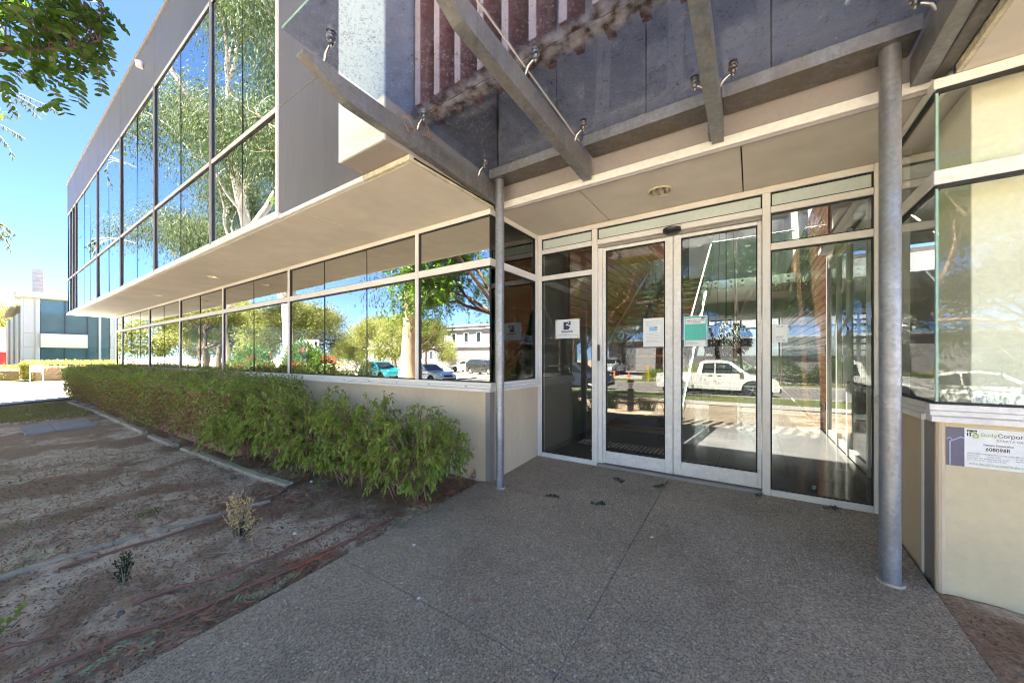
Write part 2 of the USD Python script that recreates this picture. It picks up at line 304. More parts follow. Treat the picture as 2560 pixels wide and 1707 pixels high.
leaf_mat('grass_blade', [(0.09, 0.15, 0.03), (0.14, 0.20, 0.05), (0.22, 0.24, 0.08)], 0.3)
leaf_mat('grass_dry', [(0.24, 0.22, 0.09), (0.14, 0.19, 0.05), (0.32, 0.27, 0.14)], 0.2)
leaf_mat('leaf_yellow', [(0.30, 0.32, 0.07), (0.42, 0.42, 0.12), (0.36, 0.30, 0.10)], 0.3)
leaf_mat('leaf_rust', [(0.26, 0.14, 0.07), (0.36, 0.22, 0.11), (0.42, 0.33, 0.14)], 0.15, tcol=np.array([1.2, 1.1, 1]))
leaf_mat('petal', [(0.32, 0.015, 0.03), (0.38, 0.03, 0.045), (0.45, 0.10, 0.09)], 0.2, tcol=np.array([1.2, 1, 1]))
glass_mat('glass_upper', 0.50, (0.55, 0.78, 0.73), (0.95, 1.0, 0.98), wavy=0.06, wscale=0.9)
glass_mat('glass_lower', 0.54, (0.22, 0.26, 0.25), (1.0, 1.0, 0.96), wavy=0.03, wscale=0.8)
glass_mat('glass_door', 0.015, (0.84, 0.88, 0.86))
glass_mat('glass_return', 0.04, (0.30, 0.36, 0.34))
glass_mat('glass_right', 0.0, (0.97, 0.985, 0.96))
glass_mat('glass_clear', 0.0, (0.85, 0.93, 0.90))
M('glass_teal', (0.055, 0.105, 0.125), 0.06, 0, 0.15, 0.6, spec=0.8)
galv('galv', (0.31, 0.325, 0.34), 0.42, (0.18, 0.17, 0.15))
galv('galv_dirty', (0.20, 0.195, 0.19), 0.5, (0.10, 0.085, 0.06))
MATS['glass_edge'] = usdkit.material(stage, '/World/Looks/glass_edge', {'p': ('principled_bsdf', {'base_color': (0.28, 0.46, 0.38), 'roughness': 0.2})}, surface='p.BSDF')
# canopy glass: clear glass under a film of dust, with a crust of grime below the fins
MATS['glass_canopy'] = usdkit.material(stage, '/World/Looks/glass_canopy', {
    'tc': ('geometry', {}), 'sx': ('separate_xyz', {}),
    'lw': ('layer_weight', {'blend': 0.5}), 'f5': ('math', {'math_type': 'power', 'value2': 5.0}), 'f': ('map_range', {'clamp': True, 'to_min': 0.04, 'to_max': 1.0}), 't': ('transparent_bsdf', {'color': (0.86, 0.89, 0.95)}), 'g': ('glossy_bsdf', {'roughness': 0.03}), 'm': ('mix_closure', {}),
    'nd': ('noise_texture', {'scale': 55.0, 'detail': 6.0, 'roughness': 0.7}), 'rd': ('map_range', {'clamp': True, 'from_min': 0.54, 'from_max': 0.66, 'to_min': 0.05, 'to_max': 0.85}),
    'nb': ('noise_texture', {'scale': 3.5, 'detail': 5.0, 'roughness': 0.65}), 'rb': ('map_range', {'clamp': True, 'from_min': 0.3, 'from_max': 0.75, 'to_min': 0.3, 'to_max': 1.0}),
    'md': ('math', {'math_type': 'multiply'}),
    'y0': ('math', {'math_type': 'subtract', 'value2': 1.80}), 'ya': ('math', {'math_type': 'absolute'}),
    'nw': ('noise_texture', {'scale': 14.0, 'detail': 9.0, 'roughness': 0.85}), 'yw': ('math', {'math_type': 'multiply', 'value2': 0.19}), 'ys': ('math', {'math_type': 'subtract'}),
    'rg': ('map_range', {'clamp': True, 'from_min': 0.0, 'from_max': -0.05, 'to_min': 0.0, 'to_max': 0.62}),
    'mx': ('math', {'math_type': 'maximum'}),
    'ng': ('noise_texture', {'scale': 16.0, 'detail': 5.0}), 'rc': ('rgb_ramp', {'ramp': [(0.36, (0.09, 0.07, 0.045)), (0.47, (0.30, 0.30, 0.30)), (0.7, (0.56, 0.57, 0.60))]}),
    'd': ('diffuse_bsdf', {'roughness': 0.3}), 'tl': ('translucent_bsdf', {}), 'dt': ('mix_closure', {'fac': 0.5}), 'out': ('mix_closure', {})},
    [('tc.position', 'sx.vector'), ('tc.position', 'nd.vector'), ('tc.position', 'nb.vector'), ('tc.position', 'nw.vector'), ('tc.position', 'ng.vector'),
     ('lw.facing', 'f5.value1'), ('f5.value', 'f.value'), ('f.result', 'm.fac'), ('t.BSDF', 'm.closure1'), ('g.BSDF', 'm.closure2'), ('nd.fac', 'rd.value'), ('nb.fac', 'rb.value'), ('rd.result', 'md.value1'), ('rb.result', 'md.value2'),
     ('sx.y', 'y0.value1'), ('y0.value', 'ya.value1'), ('nw.fac', 'yw.value1'), ('ya.value', 'ys.value1'), ('yw.value', 'ys.value2'), ('ys.value', 'rg.value'),
     ('md.value', 'mx.value1'), ('rg.result', 'mx.value2'), ('ng.fac', 'rc.fac'), ('rc.color', 'd.color'), ('rc.color', 'tl.color'), ('d.BSDF', 'dt.closure1'), ('tl.BSDF', 'dt.closure2'),
     ('mx.value', 'out.fac'), ('m.closure', 'out.closure1'), ('dt.closure', 'out.closure2')], surface='out.closure')
# exposed aggregate paving
MATS['aggregate'] = usdkit.material(stage, '/World/Looks/aggregate', {
    'tc': ('geometry', {}), 'nw': ('noise_texture', {'scale': 60.0, 'detail': 2.0}), 'ad': ('vector_math', {'math_type': 'multiply_add', 'vector2': (0.006, 0.006, 0.006)}),
    'v': ('voronoi_texture', {'scale': 125.0, 'feature': 'distance_to_edge'}), 'vc': ('voronoi_texture', {'scale': 125.0}),
    're': ('map_range', {'clamp': True, 'from_min': 0.06, 'from_max': 0.16, 'to_min': 0.0, 'to_max': 1.0}),
    'sep': ('separate_color', {}), 'rs': ('rgb_ramp', {'ramp': [(0.0, (0.11, 0.094, 0.086)), (0.35, (0.165, 0.142, 0.128)), (0.6, (0.225, 0.192, 0.166)), (0.82, (0.25, 0.20, 0.15)), (0.93, (0.37, 0.30, 0.22)), (0.97, (0.74, 0.68, 0.60))]}),
    'pick': ('map_range', {'clamp': True, 'from_min': 0.28, 'from_max': 0.30, 'to_min': 0.0, 'to_max': 1.0}), 'mk': ('math', {'math_type': 'multiply'}),
    'nm': ('noise_texture', {'scale': 300.0, 'detail': 2.0}), 'rm': ('rgb_ramp', {'ramp': [(0.3, (0.38, 0.31, 0.225)), (0.7, (0.54, 0.445, 0.33))]}),
    'mx': ('mix', {}), 'nb': ('noise_texture', {'scale': 1.3, 'detail': 5.0, 'roughness': 0.6}), 'rb': ('rgb_ramp', {'ramp': [(0.28, (0.60, 0.59, 0.58)), (0.45, (0.85, 0.85, 0.84)), (0.70, (1, 1, 1))]}),
    'ml': ('mix', {'mix_type': 'multiply', 'fac': 1.0}), 'b': ('bump', {'strength': 0.5, 'distance': 0.003}), 'p': ('principled_bsdf', {'roughness': 0.62, 'specular_ior_level': 0.35})},
    [('tc.position', 'nw.vector'), ('nw.color', 'ad.vector1'), ('tc.position', 'ad.vector3'), ('ad.vector', 'v.vector'), ('ad.vector', 'vc.vector'), ('v.distance', 're.value'),
     ('vc.color', 'sep.color'), ('sep.r', 'rs.fac'), ('sep.g', 'pick.value'), ('re.result', 'mk.value1'), ('pick.result', 'mk.value2'), ('tc.position', 'nm.vector'), ('nm.fac', 'rm.fac'),
     ('mk.value', 'mx.fac'), ('rm.color', 'mx.color1'), ('rs.color', 'mx.color2'), ('tc.position', 'nb.vector'), ('nb.fac', 'rb.fac'), ('mx.color', 'ml.color1'), ('rb.color', 'ml.color2'),
     ('ml.color', 'p.base_color'), ('mk.value', 'b.height'), ('b.normal', 'p.normal')], surface='p.BSDF')
# garden soil: brown mulchy dirt with patches of pale sand
MATS['soil'] = usdkit.material(stage, '/World/Looks/soil', {
    'g': ('geometry', {}), 'n1': ('noise_texture', {'scale': 1.15, 'detail': 6.0, 'roughness': 0.62, 'distortion': 0.4}), 'm1': ('rgb_ramp', {'ramp': [(0.475, (0, 0, 0)), (0.56, (1, 1, 1))]}),
    'n2': ('noise_texture', {'scale': 55.0, 'detail': 6.0, 'roughness': 0.7}), 'rd': ('rgb_ramp', {'ramp': [(0.3, (0.20, 0.13, 0.085)), (0.55, (0.37, 0.26, 0.175)), (0.75, (0.52, 0.40, 0.285))]}),
    'rs': ('rgb_ramp', {'ramp': [(0.25, (0.48, 0.375, 0.275)), (0.5, (0.69, 0.565, 0.435)), (0.75, (0.78, 0.66, 0.52))]}),
    'n3': ('noise_texture', {'scale': 9.0, 'detail': 5.0, 'roughness': 0.7}), 'm3': ('rgb_ramp', {'ramp': [(0.40, (0, 0, 0)), (0.62, (1, 1, 1))]}), 'mm': ('math', {'math_type': 'multiply'}), 'add': ('math', {'math_type': 'multiply_add', 'value2': 0.55, 'use_clamp': True}),
    'sc': ('math', {'math_type': 'multiply', 'value2': 0.45}),
    'mx': ('mix', {}), 'b': ('bump', {'strength': 0.8, 'distance': 0.012}), 'p': ('principled_bsdf', {'roughness': 0.95, 'specular_ior_level': 0.15})},
    [('g.position', 'n1.vector'), ('g.position', 'n2.vector'), ('g.position', 'n3.vector'), ('n1.fac', 'm1.fac'), ('n3.fac', 'm3.fac'), ('m1.color', 'mm.value1'), ('m3.color', 'mm.value2'),
     ('m1.color', 'sc.value1'), ('mm.value', 'add.value1'), ('sc.value', 'add.value3'), ('n2.fac', 'rd.fac'), ('n2.fac', 'rs.fac'), ('add.value', 'mx.fac'), ('rd.color', 'mx.color1'), ('rs.color', 'mx.color2'),
     ('mx.color', 'p.base_color'), ('n2.fac', 'b.height'), ('b.normal', 'p.normal')], surface='p.BSDF')

# ---------------------------------------------------------------- levels
def sstep(a, b, x): t = np.clip((np.asarray(x, float) - a) / (b - a), 0, 1); return t * t * (3 - 2 * t)
def gz(x, y):
    x = np.asarray(x, float); y = np.asarray(y, float)
    a = -0.058 * (3.648 - np.clip(y, -0.5, 3.648)); b = np.interp(y, [-12, -7, -0.5], [-0.66, -0.45, -0.2406])
    z = np.where(y < -0.5, b, a); w = sstep(-17, -23, x)
    return z * (1 - w) + w * np.minimum(z, -0.3)
XL, XR, YW, YD, YU, ZS = -2.06, 0.78, 2.717, 3.648, 1.745, 2.53
PX0, PX1 = -2.16, 0.77
rng = np.random.default_rng(7)

# ================================================================ THE SETTING
def strip(x0, x1, y0, y1, dz, nx=30, ny=6, f=gz):
    X, Y = np.meshgrid(np.linspace(x0, x1, nx), np.linspace(y0, y1, ny), indexing='ij')
    V = np.stack([X, Y, f(X, Y) + dz], -1).reshape(-1, 3); i = (np.arange(nx - 1)[:, None] * ny + np.arange(ny - 1)[None])
    return vf((V, np.stack([i, i + ny, i + ny + 1, i + 1], -1).reshape(-1, 4)))
def make_ground():
    xs = np.unique(np.concatenate([np.linspace(-400, -60, 12), np.linspace(-60, -16, 30), np.linspace(-16, -7, 100), np.linspace(-7, -1.9, 150), np.linspace(-1.9, 0.7, 14), np.linspace(0.7, 2.6, 40), np.linspace(2.6, 20, 20), np.linspace(20, 400, 12)]))
    ys = np.unique(np.concatenate([np.linspace(-400, -30, 10), np.linspace(-30, -3, 30), np.linspace(-3, -0.6, 12), np.linspace(-0.6, 2.76, 100), np.linspace(2.76, 24, 14), np.linspace(24, 400, 10)]))
    X, Y = np.meshgrid(xs, ys, indexing='ij')
    Z = gz(X, Y) - 0.018; P = np.stack([X, Y, X * 0], -1)
    near = (X > -16) & (X < 3) & (Y > -3) & (Y < 2.76)
    Z += np.where(near, (meshkit.fbm(P * 2.2, 3, 3) - 0.5) * 0.05 + (meshkit.fbm(P * 14, 2, 5) - 0.5) * 0.022, 0)
    Z = np.where((Y > 2.74) & (X > -17.95) & (X < 9) & (Y < 24), -0.4, Z)
    Z = np.where((Y < -11.5), np.minimum(Z, -0.80), Z)
    Z = np.where((X > PX0 + 0.03) & (X < PX1 - 0.03) & (Y > -6.5) & (Y < 3), Z - 0.09, Z)
    ny = len(ys); i = (np.arange(len(xs) - 1)[:, None] * ny + np.arange(ny - 1)[None])
    return vf((np.stack([X, Y, Z], -1).reshape(-1, 3), np.stack([i, i + ny, i + ny + 1, i + 1], -1).reshape(-1, 4)))
tag(part(None, 'ground', make_ground(), 'soil', smooth=True), 'bare brown and sandy garden soil', 'ground', kind='structure')

paving = thing('paving', 'grey exposed aggregate entrance path sloping up to the doors', 'paving', kind='structure')
def slab(x0, x1, y0, y1, g=0.0012):
    x0, x1, y0, y1 = x0 + g, x1 - g, y0 + g, y1 - g; c = 0.004
    v = []
    for (ax, bx_, ay, by, dz) in ((x0, x1, y0, y1, -0.11), (x0, x1, y0, y1, -c), (x0 + c, x1 - c, y0 + c, y1 - c, 0)):
        v += [[ax, ay, gz(ax, ay) + dz], [bx_, ay, gz(bx_, ay) + dz], [bx_, by, gz(bx_, by) + dz], [ax, by, gz(ax, by) + dz]]
    f = [[8, 9, 10, 11]] + [[o + i, o + (i + 1) % 4, o + 4 + (i + 1) % 4, o + 4 + i] for o in (0, 4) for i in range(4)]
    return vf((np.array(v, float), np.array(f)))
for (a, b) in ((PX0, -0.645), (-0.645, PX1)):
    for (c, d) in ((1.29, 3.60), (-0.5, 1.29), (-2.4, -0.5), (-4.3, -2.4), (-6.2, -4.3)):
        if d > 3:      # the top slab also fills the recess between the side walls
            part(paving, 'slab', slab(a if a > -1 else XL + 0.0, b, YW - 0.01, 3.62), 'aggregate')
            part(paving, 'slab', slab(a, b, c, YW - 0.01, 0.0005), 'aggregate')
        else: part(paving, 'slab', slab(a, b, c, d), 'aggregate')
strips = [('footpath', -120, 60, -7.9, -6.2, 0.012, 'path_grey'), ('road', -200, 120, -20.5, -12.45, None, 'asphalt'), ('driveway', -7.5, -3.2, -30, -20.5, None, 'road_pale')]
tag(part(None, 'footpath', strip(-30, 40, -7.9, -6.2, 0.02, 80), 'path_grey'), 'grey concrete footpath along the street', 'footpath', kind='structure')
tag(part(None, 'road', bx(-200, 120, -20.5, -12.5, -1.0, -0.76), 'asphalt'), 'grey asphalt street with parked cars', 'road', kind='structure')
tag(part(None, 'kerb', [cb(-200, 120, -12.5, -12.3, -1.0, -0.62, 0.02), cb(-200, 120, -20.7, -20.5, -1.0, -0.62, 0.02)], 'concrete'), 'pale concrete kerb edging the street', 'kerb', kind='structure')
tag(part(None, 'car_park', bx(-120, 80, -44, -24, -1.0, -0.64), 'road_pale'), 'pale sunlit concrete car park across the street', 'car park', kind='structure')
tag(part(None, 'grass_verge', [strip(-30, 60, -12.3, -7.9, 0.02, 60), bx(-120, 80, -24, -20.7, -1.0, -0.62)], 'lawn'), 'sunlit mown green grass verge along the street', 'grass', kind='stuff')
# the driveway and road beyond the far end of the building
tag(part(None, 'side_road', strip(-34.6, -21.2, -60, 40, 0.03, 8, 60), 'road_pale'), 'pale sunlit side road past the end of the building', 'road', kind='structure')
tag(part(None, 'side_path', strip(-19.0, -17.3, -6, 8, 0.02, 6, 30), 'path_grey'), 'narrow shaded grey path across the garden end', 'path', kind='structure')
tag(part(None, 'side_lawn', [strip(-21.1, -19.1, -8, 20, 0.015, 6, 30), strip(-60, -34.7, -10, 40, 0.02, 10, 30)], 'lawn'), 'thin grass beside the side road', 'grass', kind='stuff')
tag(part(None, 'courtyard', bx(-12, 12, 17.6, 60, -0.3, -0.05), 'road_pale'), 'pale sunlit courtyard behind the lobby', 'paving', kind='structure')

# ================================================================ THE OFFICE BUILDING
B = thing('office_building', 'two storey grey office with mirrored windows and glazed entrance lobby', 'building')
# plinth walls under the ground floor windows
part(B, 'plinth_wall', bx(-17.9, XL - 0.055, YW, YW + 0.2, -0.42, 0.80), 'render_cream')
part(B, 'plinth_wall', bx(-17.9, -17.7, YW + 0.2, 20, -0.42, 0.80), 'render_cream')
part(B, 'side_plinth', bx(XL - 0.2, XL, YW + 0.075, YD - 0.03, -0.3, 0.80), 'render_cream')
part(B, 'corner_post', [cb(XL - 0.055, XL + 0.001, YW - 0.001, YW + 0.072, -0.4, 0.80, 0.003)], 'corner_grey')
part(B, 'plinth_wall', bx(XR + 0.03, 9, YW, YW + 0.2, -0.42, 0.80), 'render_cream_right')
part(B, 'corner_bead', tube([[XR + 0.018, YW + 0.014, -0.4], [XR + 0.018, YW + 0.014, 0.80]], 0.02, 12), 'render_cream')
part(B, 'side_plinth', bx(XR, XR + 0.2, YW + 0.19, YD - 0.03, -0.3, 0.80), 'render_cream')
part(B, 'corner_post', bx(XR + 0.004, XR + 0.06, YW + 0.036, YW + 0.17, -0.4, 0.80), 'corner_grey')
part(B, 'corner_bead', tube([[XR + 0.01, YW + 0.18, -0.3], [XR + 0.01, YW + 0.18, 0.80]], 0.014, 10), 'frame_paint')
# sills: a stepped aluminium section, with dark drainage slots
def sill(prof_dir, a, b, at):
    prof = [(0.03, 0.80), (-0.045, 0.80), (-0.045, 0.825), (-0.028, 0.832), (-0.028, 0.852), (-0.018, 0.857), (-0.018, 0.885), (0.03, 0.885)]
    if prof_dir == 'x': return yz_prism([(at + p, z) for p, z in prof], a, b)
    v, f = vf(yz_prism([(p, z) for p, z in prof], a, b)); q = v.copy()
    q[:, 0] = at - v[:, 1] * prof_dir; q[:, 1] = v[:, 0]; return q, f
sl = part(B, 'sill', sill('x', -17.9, XL + 0.028, YW), 'frame_paint')
for k in range(24): part(sl, 'drain_slot', cb(-2.35 - k * 0.52, -2.32 - k * 0.52, YW - 0.0315, YW - 0.027, 0.839, 0.845, 0.001), 'gasket')
part(B, 'sill', sill(1, YW + 0.03, YD - 0.04, XL), 'frame_paint')
part(B, 'sill', sill('x', XR - 0.028, 9, YW), 'trim_white')
part(B, 'sill', sill(-1, YW + 0.03, YD - 0.04, XR), 'frame_paint')

def hbar(x0, x1, z0, z1, y, d=0.06, proud=0.012): return cb(x0, x1, y - proud, y + d, z0, z1, 0.003)
def ground_window(x0, x1, joints, gl, mullion_right=True, fm='frame_paint', thin_top=True, y=YW, mw=0.05):
    """one bay between two mullions: frame, dark gaskets and its panes in two rows"""
    w = part(B, 'window', [hbar(x0, x1 - mw, 2.478, ZS - 0.002, y), hbar(x0, x1 - mw, 1.994, 2.066, y), cb(x1 - mw, x1, y - 0.016, y + 0.06, 0.886, ZS - 0.004, 0.003)], fm)
    part(w, 'gasket', [bx(x0, x1 - mw, y - 0.004, y + 0.03, 2.462, 2.479), bx(x0, x1 - mw, y - 0.004, y + 0.03, 1.976, 1.995), bx(x0, x1 - mw, y - 0.004, y + 0.03, 2.065, 2.071), bx(x0, x0 + 0.022, y - 0.004, y + 0.03, 0.886, 2.47), bx(x0, x1 - mw, y - 0.004, y + 0.03, 0.8855, 0.897)], 'gasket')
    xs = [x0 + 0.02] + joints + [x1 - mw]
    for a, b in zip(xs[:-1], xs[1:]):
        for (z0, z1) in ((0.893, 1.98), (2.068, 2.466)): part(w, 'pane', tilt(bx(a + 0.0036, b - 0.0036, y + 0.006, y + 0.014, z0, z1)), gl)
    for j in joints: part(w, 'joint', bx(j - 0.004, j + 0.004, y + 0.003, y + 0.02, 0.895, 2.466), 'gasket')
    return w
GL = [(-17.88, -17.004, []), (-17.004, -13.799, [-15.922, -14.828]), (-13.799, -11.167, [-12.505]), (-11.167, -8.543, [-9.879]), (-8.543, -5.916, [-7.221]), (-5.916, -3.035, [-4.954, -3.984])]
for x0, x1, j in GL: ground_window(x0, x1, j, 'glass_lower')
w = part(B, 'window', [hbar(-3.035, XL + 0.012, 2.478, ZS - 0.002, YW), hbar(-3.035, XL + 0.012, 1.994, 2.066, YW)], 'frame_paint')
part(w, 'gasket', [bx(-3.035, XL, YW - 0.004, YW + 0.02, 2.462, 2.479), bx(-3.035, XL, YW - 0.004, YW + 0.02, 1.976, 1.995), bx(-3.035, -3.01, YW - 0.004, YW + 0.03, 0.886, 2.47), bx(-3.035, XL, YW - 0.004, YW + 0.02, 0.8855, 0.897)], 'gasket')
for z0, z1 in ((0.893, 1.98), (2.068, 2.466)): part(w, 'pane', bx(-3.01, XL - 0.008, YW + 0.004, YW + 0.014, z0, z1), 'glass_lower')
part(w, 'corner_joint', bx(XL - 0.0085, XL + 0.002, YW + 0.002, YW + 0.0155, 0.89, 2.47), 'gasket')
# the glazed return beside the door, left and right
def return_window(x, s, gl, fm):
    """s = +1: the glass looks towards +X"""
    def vb(d0, d1, y0, y1, z0, z1): a, b = sorted((x - s * d0, x - s * d1)); return bx(a, b, y0, y1, z0, z1)
    ye = YD - 0.035
    r = part(B, 'window', [vb(-0.012, 0.05, YW + 0.061, ye, 2.478, ZS - 0.003), vb(-0.012, 0.05, YW + 0.061, ye, 1.994, 2.066), vb(-0.010, 0.05, ye - 0.05, ye, 0.887, 2.477)], fm)
    part(r, 'gasket', [vb(-0.004, 0.02, YW + 0.016, ye - 0.05, 2.46, 2.479), vb(-0.004, 0.02, YW + 0.016, ye - 0.05, 1.974, 1.995), vb(-0.004, 0.02, ye - 0.068, ye - 0.049, 0.886, 2.47), vb(-0.004, 0.02, YW + 0.016, ye - 0.05, 0.8856, 0.897)], 'gasket')
    for z0, z1 in ((0.893, 1.98), (2.068, 2.466)): part(r, 'pane', vb(0.004, 0.014, YW + 0.016, ye - 0.06, z0, z1), gl)
    return r
return_window(XL, 1, 'glass_return', 'frame_paint')
return_window(XR, -1, 'glass_right', 'frame_paint')
# right hand windows
for x0, x1 in ((XR, 3.4), (3.4, 6.0), (6.0, 9.0)):
    w = part(B, 'window', [hbar(x0 - (0.012 if x0 == XR else 0), x1, 2.478, ZS - 0.002, YW), hbar(x0 - (0.012 if x0 == XR else 0), x1, 1.994, 2.066, YW)] + ([cb(x0, x0 + 0.05, YW - 0.016, YW + 0.06, 0.886, 1.99), cb(x0, x0 + 0.05, YW - 0.016, YW + 0.06, 2.07, 2.475)] if x0 > XR else []), 'trim_white')
    part(w, 'gasket', [bx(x0, x1, YW - 0.004, YW + 0.02, 2.462, 2.479), bx(x0, x1, YW - 0.004, YW + 0.02, 1.976, 1.995), bx(x0, x1, YW - 0.004, YW + 0.02, 0.8855, 0.897)], 'gasket')
    for z0, z1 in ((0.893, 1.98), (2.068, 2.466)):
        part(w, 'pane', bx(x0 + (0.0085 if x0 == XR else 0.05), x1 - 0.004, YW + 0.004, YW + 0.014, z0, z1), 'glass_right')
        if x0 == XR: part(w, 'pane_edge', bx(x0 - 0.001, x0 + 0.0085, YW + 0.003, YW + 0.0155, z0, z1), 'glass_edge')

# soffit panels with open joints
SJ = [-18.6, -16.4, -14.0, -11.6, -9.25, -6.45, -3.63, XL + 0.01]
DL = ((-0.645, 3.224, .082), (-7.75, 2.297, .085), (-11.12, 2.323, .085))
def soffit(a, b, y0, y1):
    q = sbox(a, y0, b, y1); hs = [d for d in DL if a < d[0] < b and y0 < d[1] < y1]
    if not hs: return cb(a, b, y0, y1, ZS, ZS + 0.02, 0.003)
    for d in hs: q = q.difference(Point(d[0], d[1]).buffer(d[2], 32))
    v, f = vf(extr(q, 0.02)); return v + [0, 0, ZS], f
for a, b in zip(SJ[:-1], SJ[1:]):
    part(B, 'soffit_panel', soffit(a + 0.003, b - 0.003, YU + 0.012, YW + 0.06), 'soffit')
    part(B, 'joint_backing', bx(b - 0.03, b + 0.03, YU + 0.02, YW + 0.06, ZS + 0.021, ZS + 0.03), 'gasket')
part(B, 'soffit_panel', cb(-18.6, -17.92, YW + 0.065, 20, ZS, ZS + 0.02), 'soffit')
for a, b in ((XL - 0.0, -1.217), (-1.211, -0.065), (-0.059, XR + 0.02)): part(B, 'soffit_panel', soffit(a + 0.003, b, 2.815, YD - 0.012), 'soffit'); part(B, 'joint_backing', bx(b - 0.03, b + 0.03, 2.82, YD - 0.02, ZS + 0.021, ZS + 0.03), 'gasket')
for a, b in ((0.86, 3.2), (3.206, 6), (6.006, 9)): part(B, 'soffit_panel', cb(a, b, YU, YW + 0.06, ZS, ZS + 0.02), 'soffit')
part(B, 'soffit_trim', [cb(-18.7, -3.98, YU - 0.035, YU + 0.011, ZS + 0.004, ZS + 0.065, 0.004)], 'trim_white')
part(B, 'soffit_trim', [cb(-3.979, -2.58, YU - 0.022, YU + 0.011, ZS + 0.002, ZS + 0.042, 0.004)], 'trim_white')
part(B, 'soffit_trim', [cb(-2.579, XL + 0.01, YU - 0.02, YU + 0.011, ZS + 0.001, ZS + 0.042, 0.004), bx(XL + 0.01, XL + 0.03, YU - 0.02, YW + 0.02, ZS + 0.002, ZS + 0.04)], 'trim_old', label='stained yellowing edge trim of the soffit')
part(B, 'soffit_trim', [bx(0.84, 0.858, YU, YW - 0.02, ZS - 0.004, ZS + 0.04)], 'trim_old')
part(B, 'gutter', [cb(0.775, 0.835, YU - 0.3, YW + 0.05, ZS + 0.03, ZS + 0.10, 0.006)], 'galv_dirty')
def downlight(x, y, z, r, m='soffit'):
    d = part(B, 'downlight', lathe([(r * 1.22, 0), (r * 1.22, -0.008), (r * 1.12, -0.012), (r, -0.006), (r, 0.0)], (x, y, z - 0.0005), 28), 'trim_old', smooth=40)
    part(d, 'reflector', lathe([(r, -0.004), (r * 0.93, 0.05), (r * 0.6, 0.11), (0.0, 0.115)], (x, y, z), 28), 'steel', smooth=40)
part(B, 'downlight_can', [lathe([(0.0, 0.14), (0.13, 0.14), (0.13, 0.02)], (x, y, ZS), 16) for x, y in ((-0.645, 3.224), (-7.75, 2.297), (-11.12, 2.323))], 'dark_plastic')
downlight(-0.645, 3.224, ZS, 0.082); downlight(-7.75, 2.297, ZS, 0.085); downlight(-11.12, 2.323, ZS, 0.085)
r = np.random.default_rng(90)
for a, b in zip(SJ[1:-1], SJ[2:]):
    for y in (YU + .06, YW - .12):
        for k in range(5): part(B, 'nail_head', lathe([(0, -.0012), (.006, -.0008), (.007, 0)], (a + .08 + (b - a - .16) * k / 4 + r.normal(0, .02), y + r.normal(0, .01), ZS), 8), 'trim_old' if r.uniform() < .4 else 'soffit')
# fascia and white angle over the entrance
part(B, 'fascia', bx(XL + 0.012, XR + 0.08, 2.815, 2.88, ZS + 0.065, 2.96), 'panel_fascia')
part(B, 'fascia_trim', [cb(XL + 0.012, XR + 0.08, 2.79, 2.814, ZS + 0.006, ZS + 0.068, 0.003)], 'trim_white')
part(B, 'fascia_trim', [cb(XL + 0.012, XR + 0.08, 2.797, 2.8145, ZS - 0.018, ZS + 0.005, 0.002)], 'panel_fascia')

# upper storey: windows, parapet, grey wall
ZH, ZT0, ZT1, ZU, ZP = 5.775, 3.66, 3.71, 2.60, 6.85
U = [(-18.65, -18.07, []), (-18.07, -17.514, []), (-17.514, -16.951, []), (-16.951, -13.616, [-15.609, -14.648]), (-13.616, -11.066, [-12.341]), (-11.066, -8.529, [-9.783]), (-8.529, -5.885, [-7.192]), (-5.885, -4.028, [-4.954])]
for x0, x1, js in U:
    mw = 0.045
    w = part(B, 'upper_window', cb(x0, x1 - mw, YU - 0.012, YU + 0.05, ZT0, ZT1, 0.003), 'frame_paint')
    part(w, 'head_rail', cb(x0, x1 - mw, YU - 0.012, YU + 0.05, ZH, ZH + 0.05, 0.003), 'frame_paint'); part(w, 'sill_rail', cb(x0, x1 - mw, YU - 0.012, YU + 0.05, ZU, ZU + 0.035, 0.003), 'frame_paint')
    part(w, 'mullion', cb(x1 - mw, x1, YU - 0.02, YU + 0.05, ZU, ZH + 0.05, 0.003), 'frame_paint' if x1 > -5 else 'panel_fascia')
    part(w, 'gasket', [bx(x0, x0 + 0.02, YU - 0.004, YU + 0.02, ZU + 0.03, ZH), bx(x0, x1 - mw, YU - 0.004, YU + 0.02, ZT0 - 0.018, ZT0 + 0.001), bx(x0, x1 - mw, YU - 0.004, YU + 0.02, ZH - 0.018, ZH + 0.001)], 'gasket')
    xs = [x0 + 0.018] + js + [x1 - mw]
    for a, b in zip(xs[:-1], xs[1:]):
        for z0, z1 in ((ZU + 0.03, ZT0 - 0.015), (ZT1 - 0.005, ZH - 0.015)): part(w, 'pane', tilt(bx(a + 0.0022, b - 0.0022, YU + 0.006, YU + 0.014, z0, z1)), 'glass_upper')
    for j in js: part(w, 'joint', bx(j - 0.0025, j + 0.0025, YU + 0.004, YU + 0.02, ZU + 0.03, ZH - 0.01), 'gasket')
for a, b in zip([-18.7, -16.95, -13.62, -11.07, -8.53, -5.885, -4.03], [-16.95, -13.62, -11.07, -8.53, -5.885, -4.03, -2.575]):
    part(B, 'parapet_panel', cb(a + 0.003, b - 0.003, YU - 0.008, YU + 0.06, ZH + 0.052, ZP - 0.03, 0.003), 'panel_grey')
part(B, 'parapet_cap', cb(-18.75, XL, YU - 0.03, YU + 0.25, ZP - 0.028, ZP + 0.02, 0.004), 'panel_fascia')
for z0, z1 in ((ZS + 0.045, 3.675), (3.683, ZH + 0.048)): part(B, 'wall_panel', cb(-4.026, -2.575, YU - 0.004, YU + 0.06, z0, z1, 0.003), 'panel_grey')
part(B, 'end_wall', bx(-18.69, -18.62, YU + 0.062, 20, ZS + 0.02, ZP - 0.03), 'panel_grey')
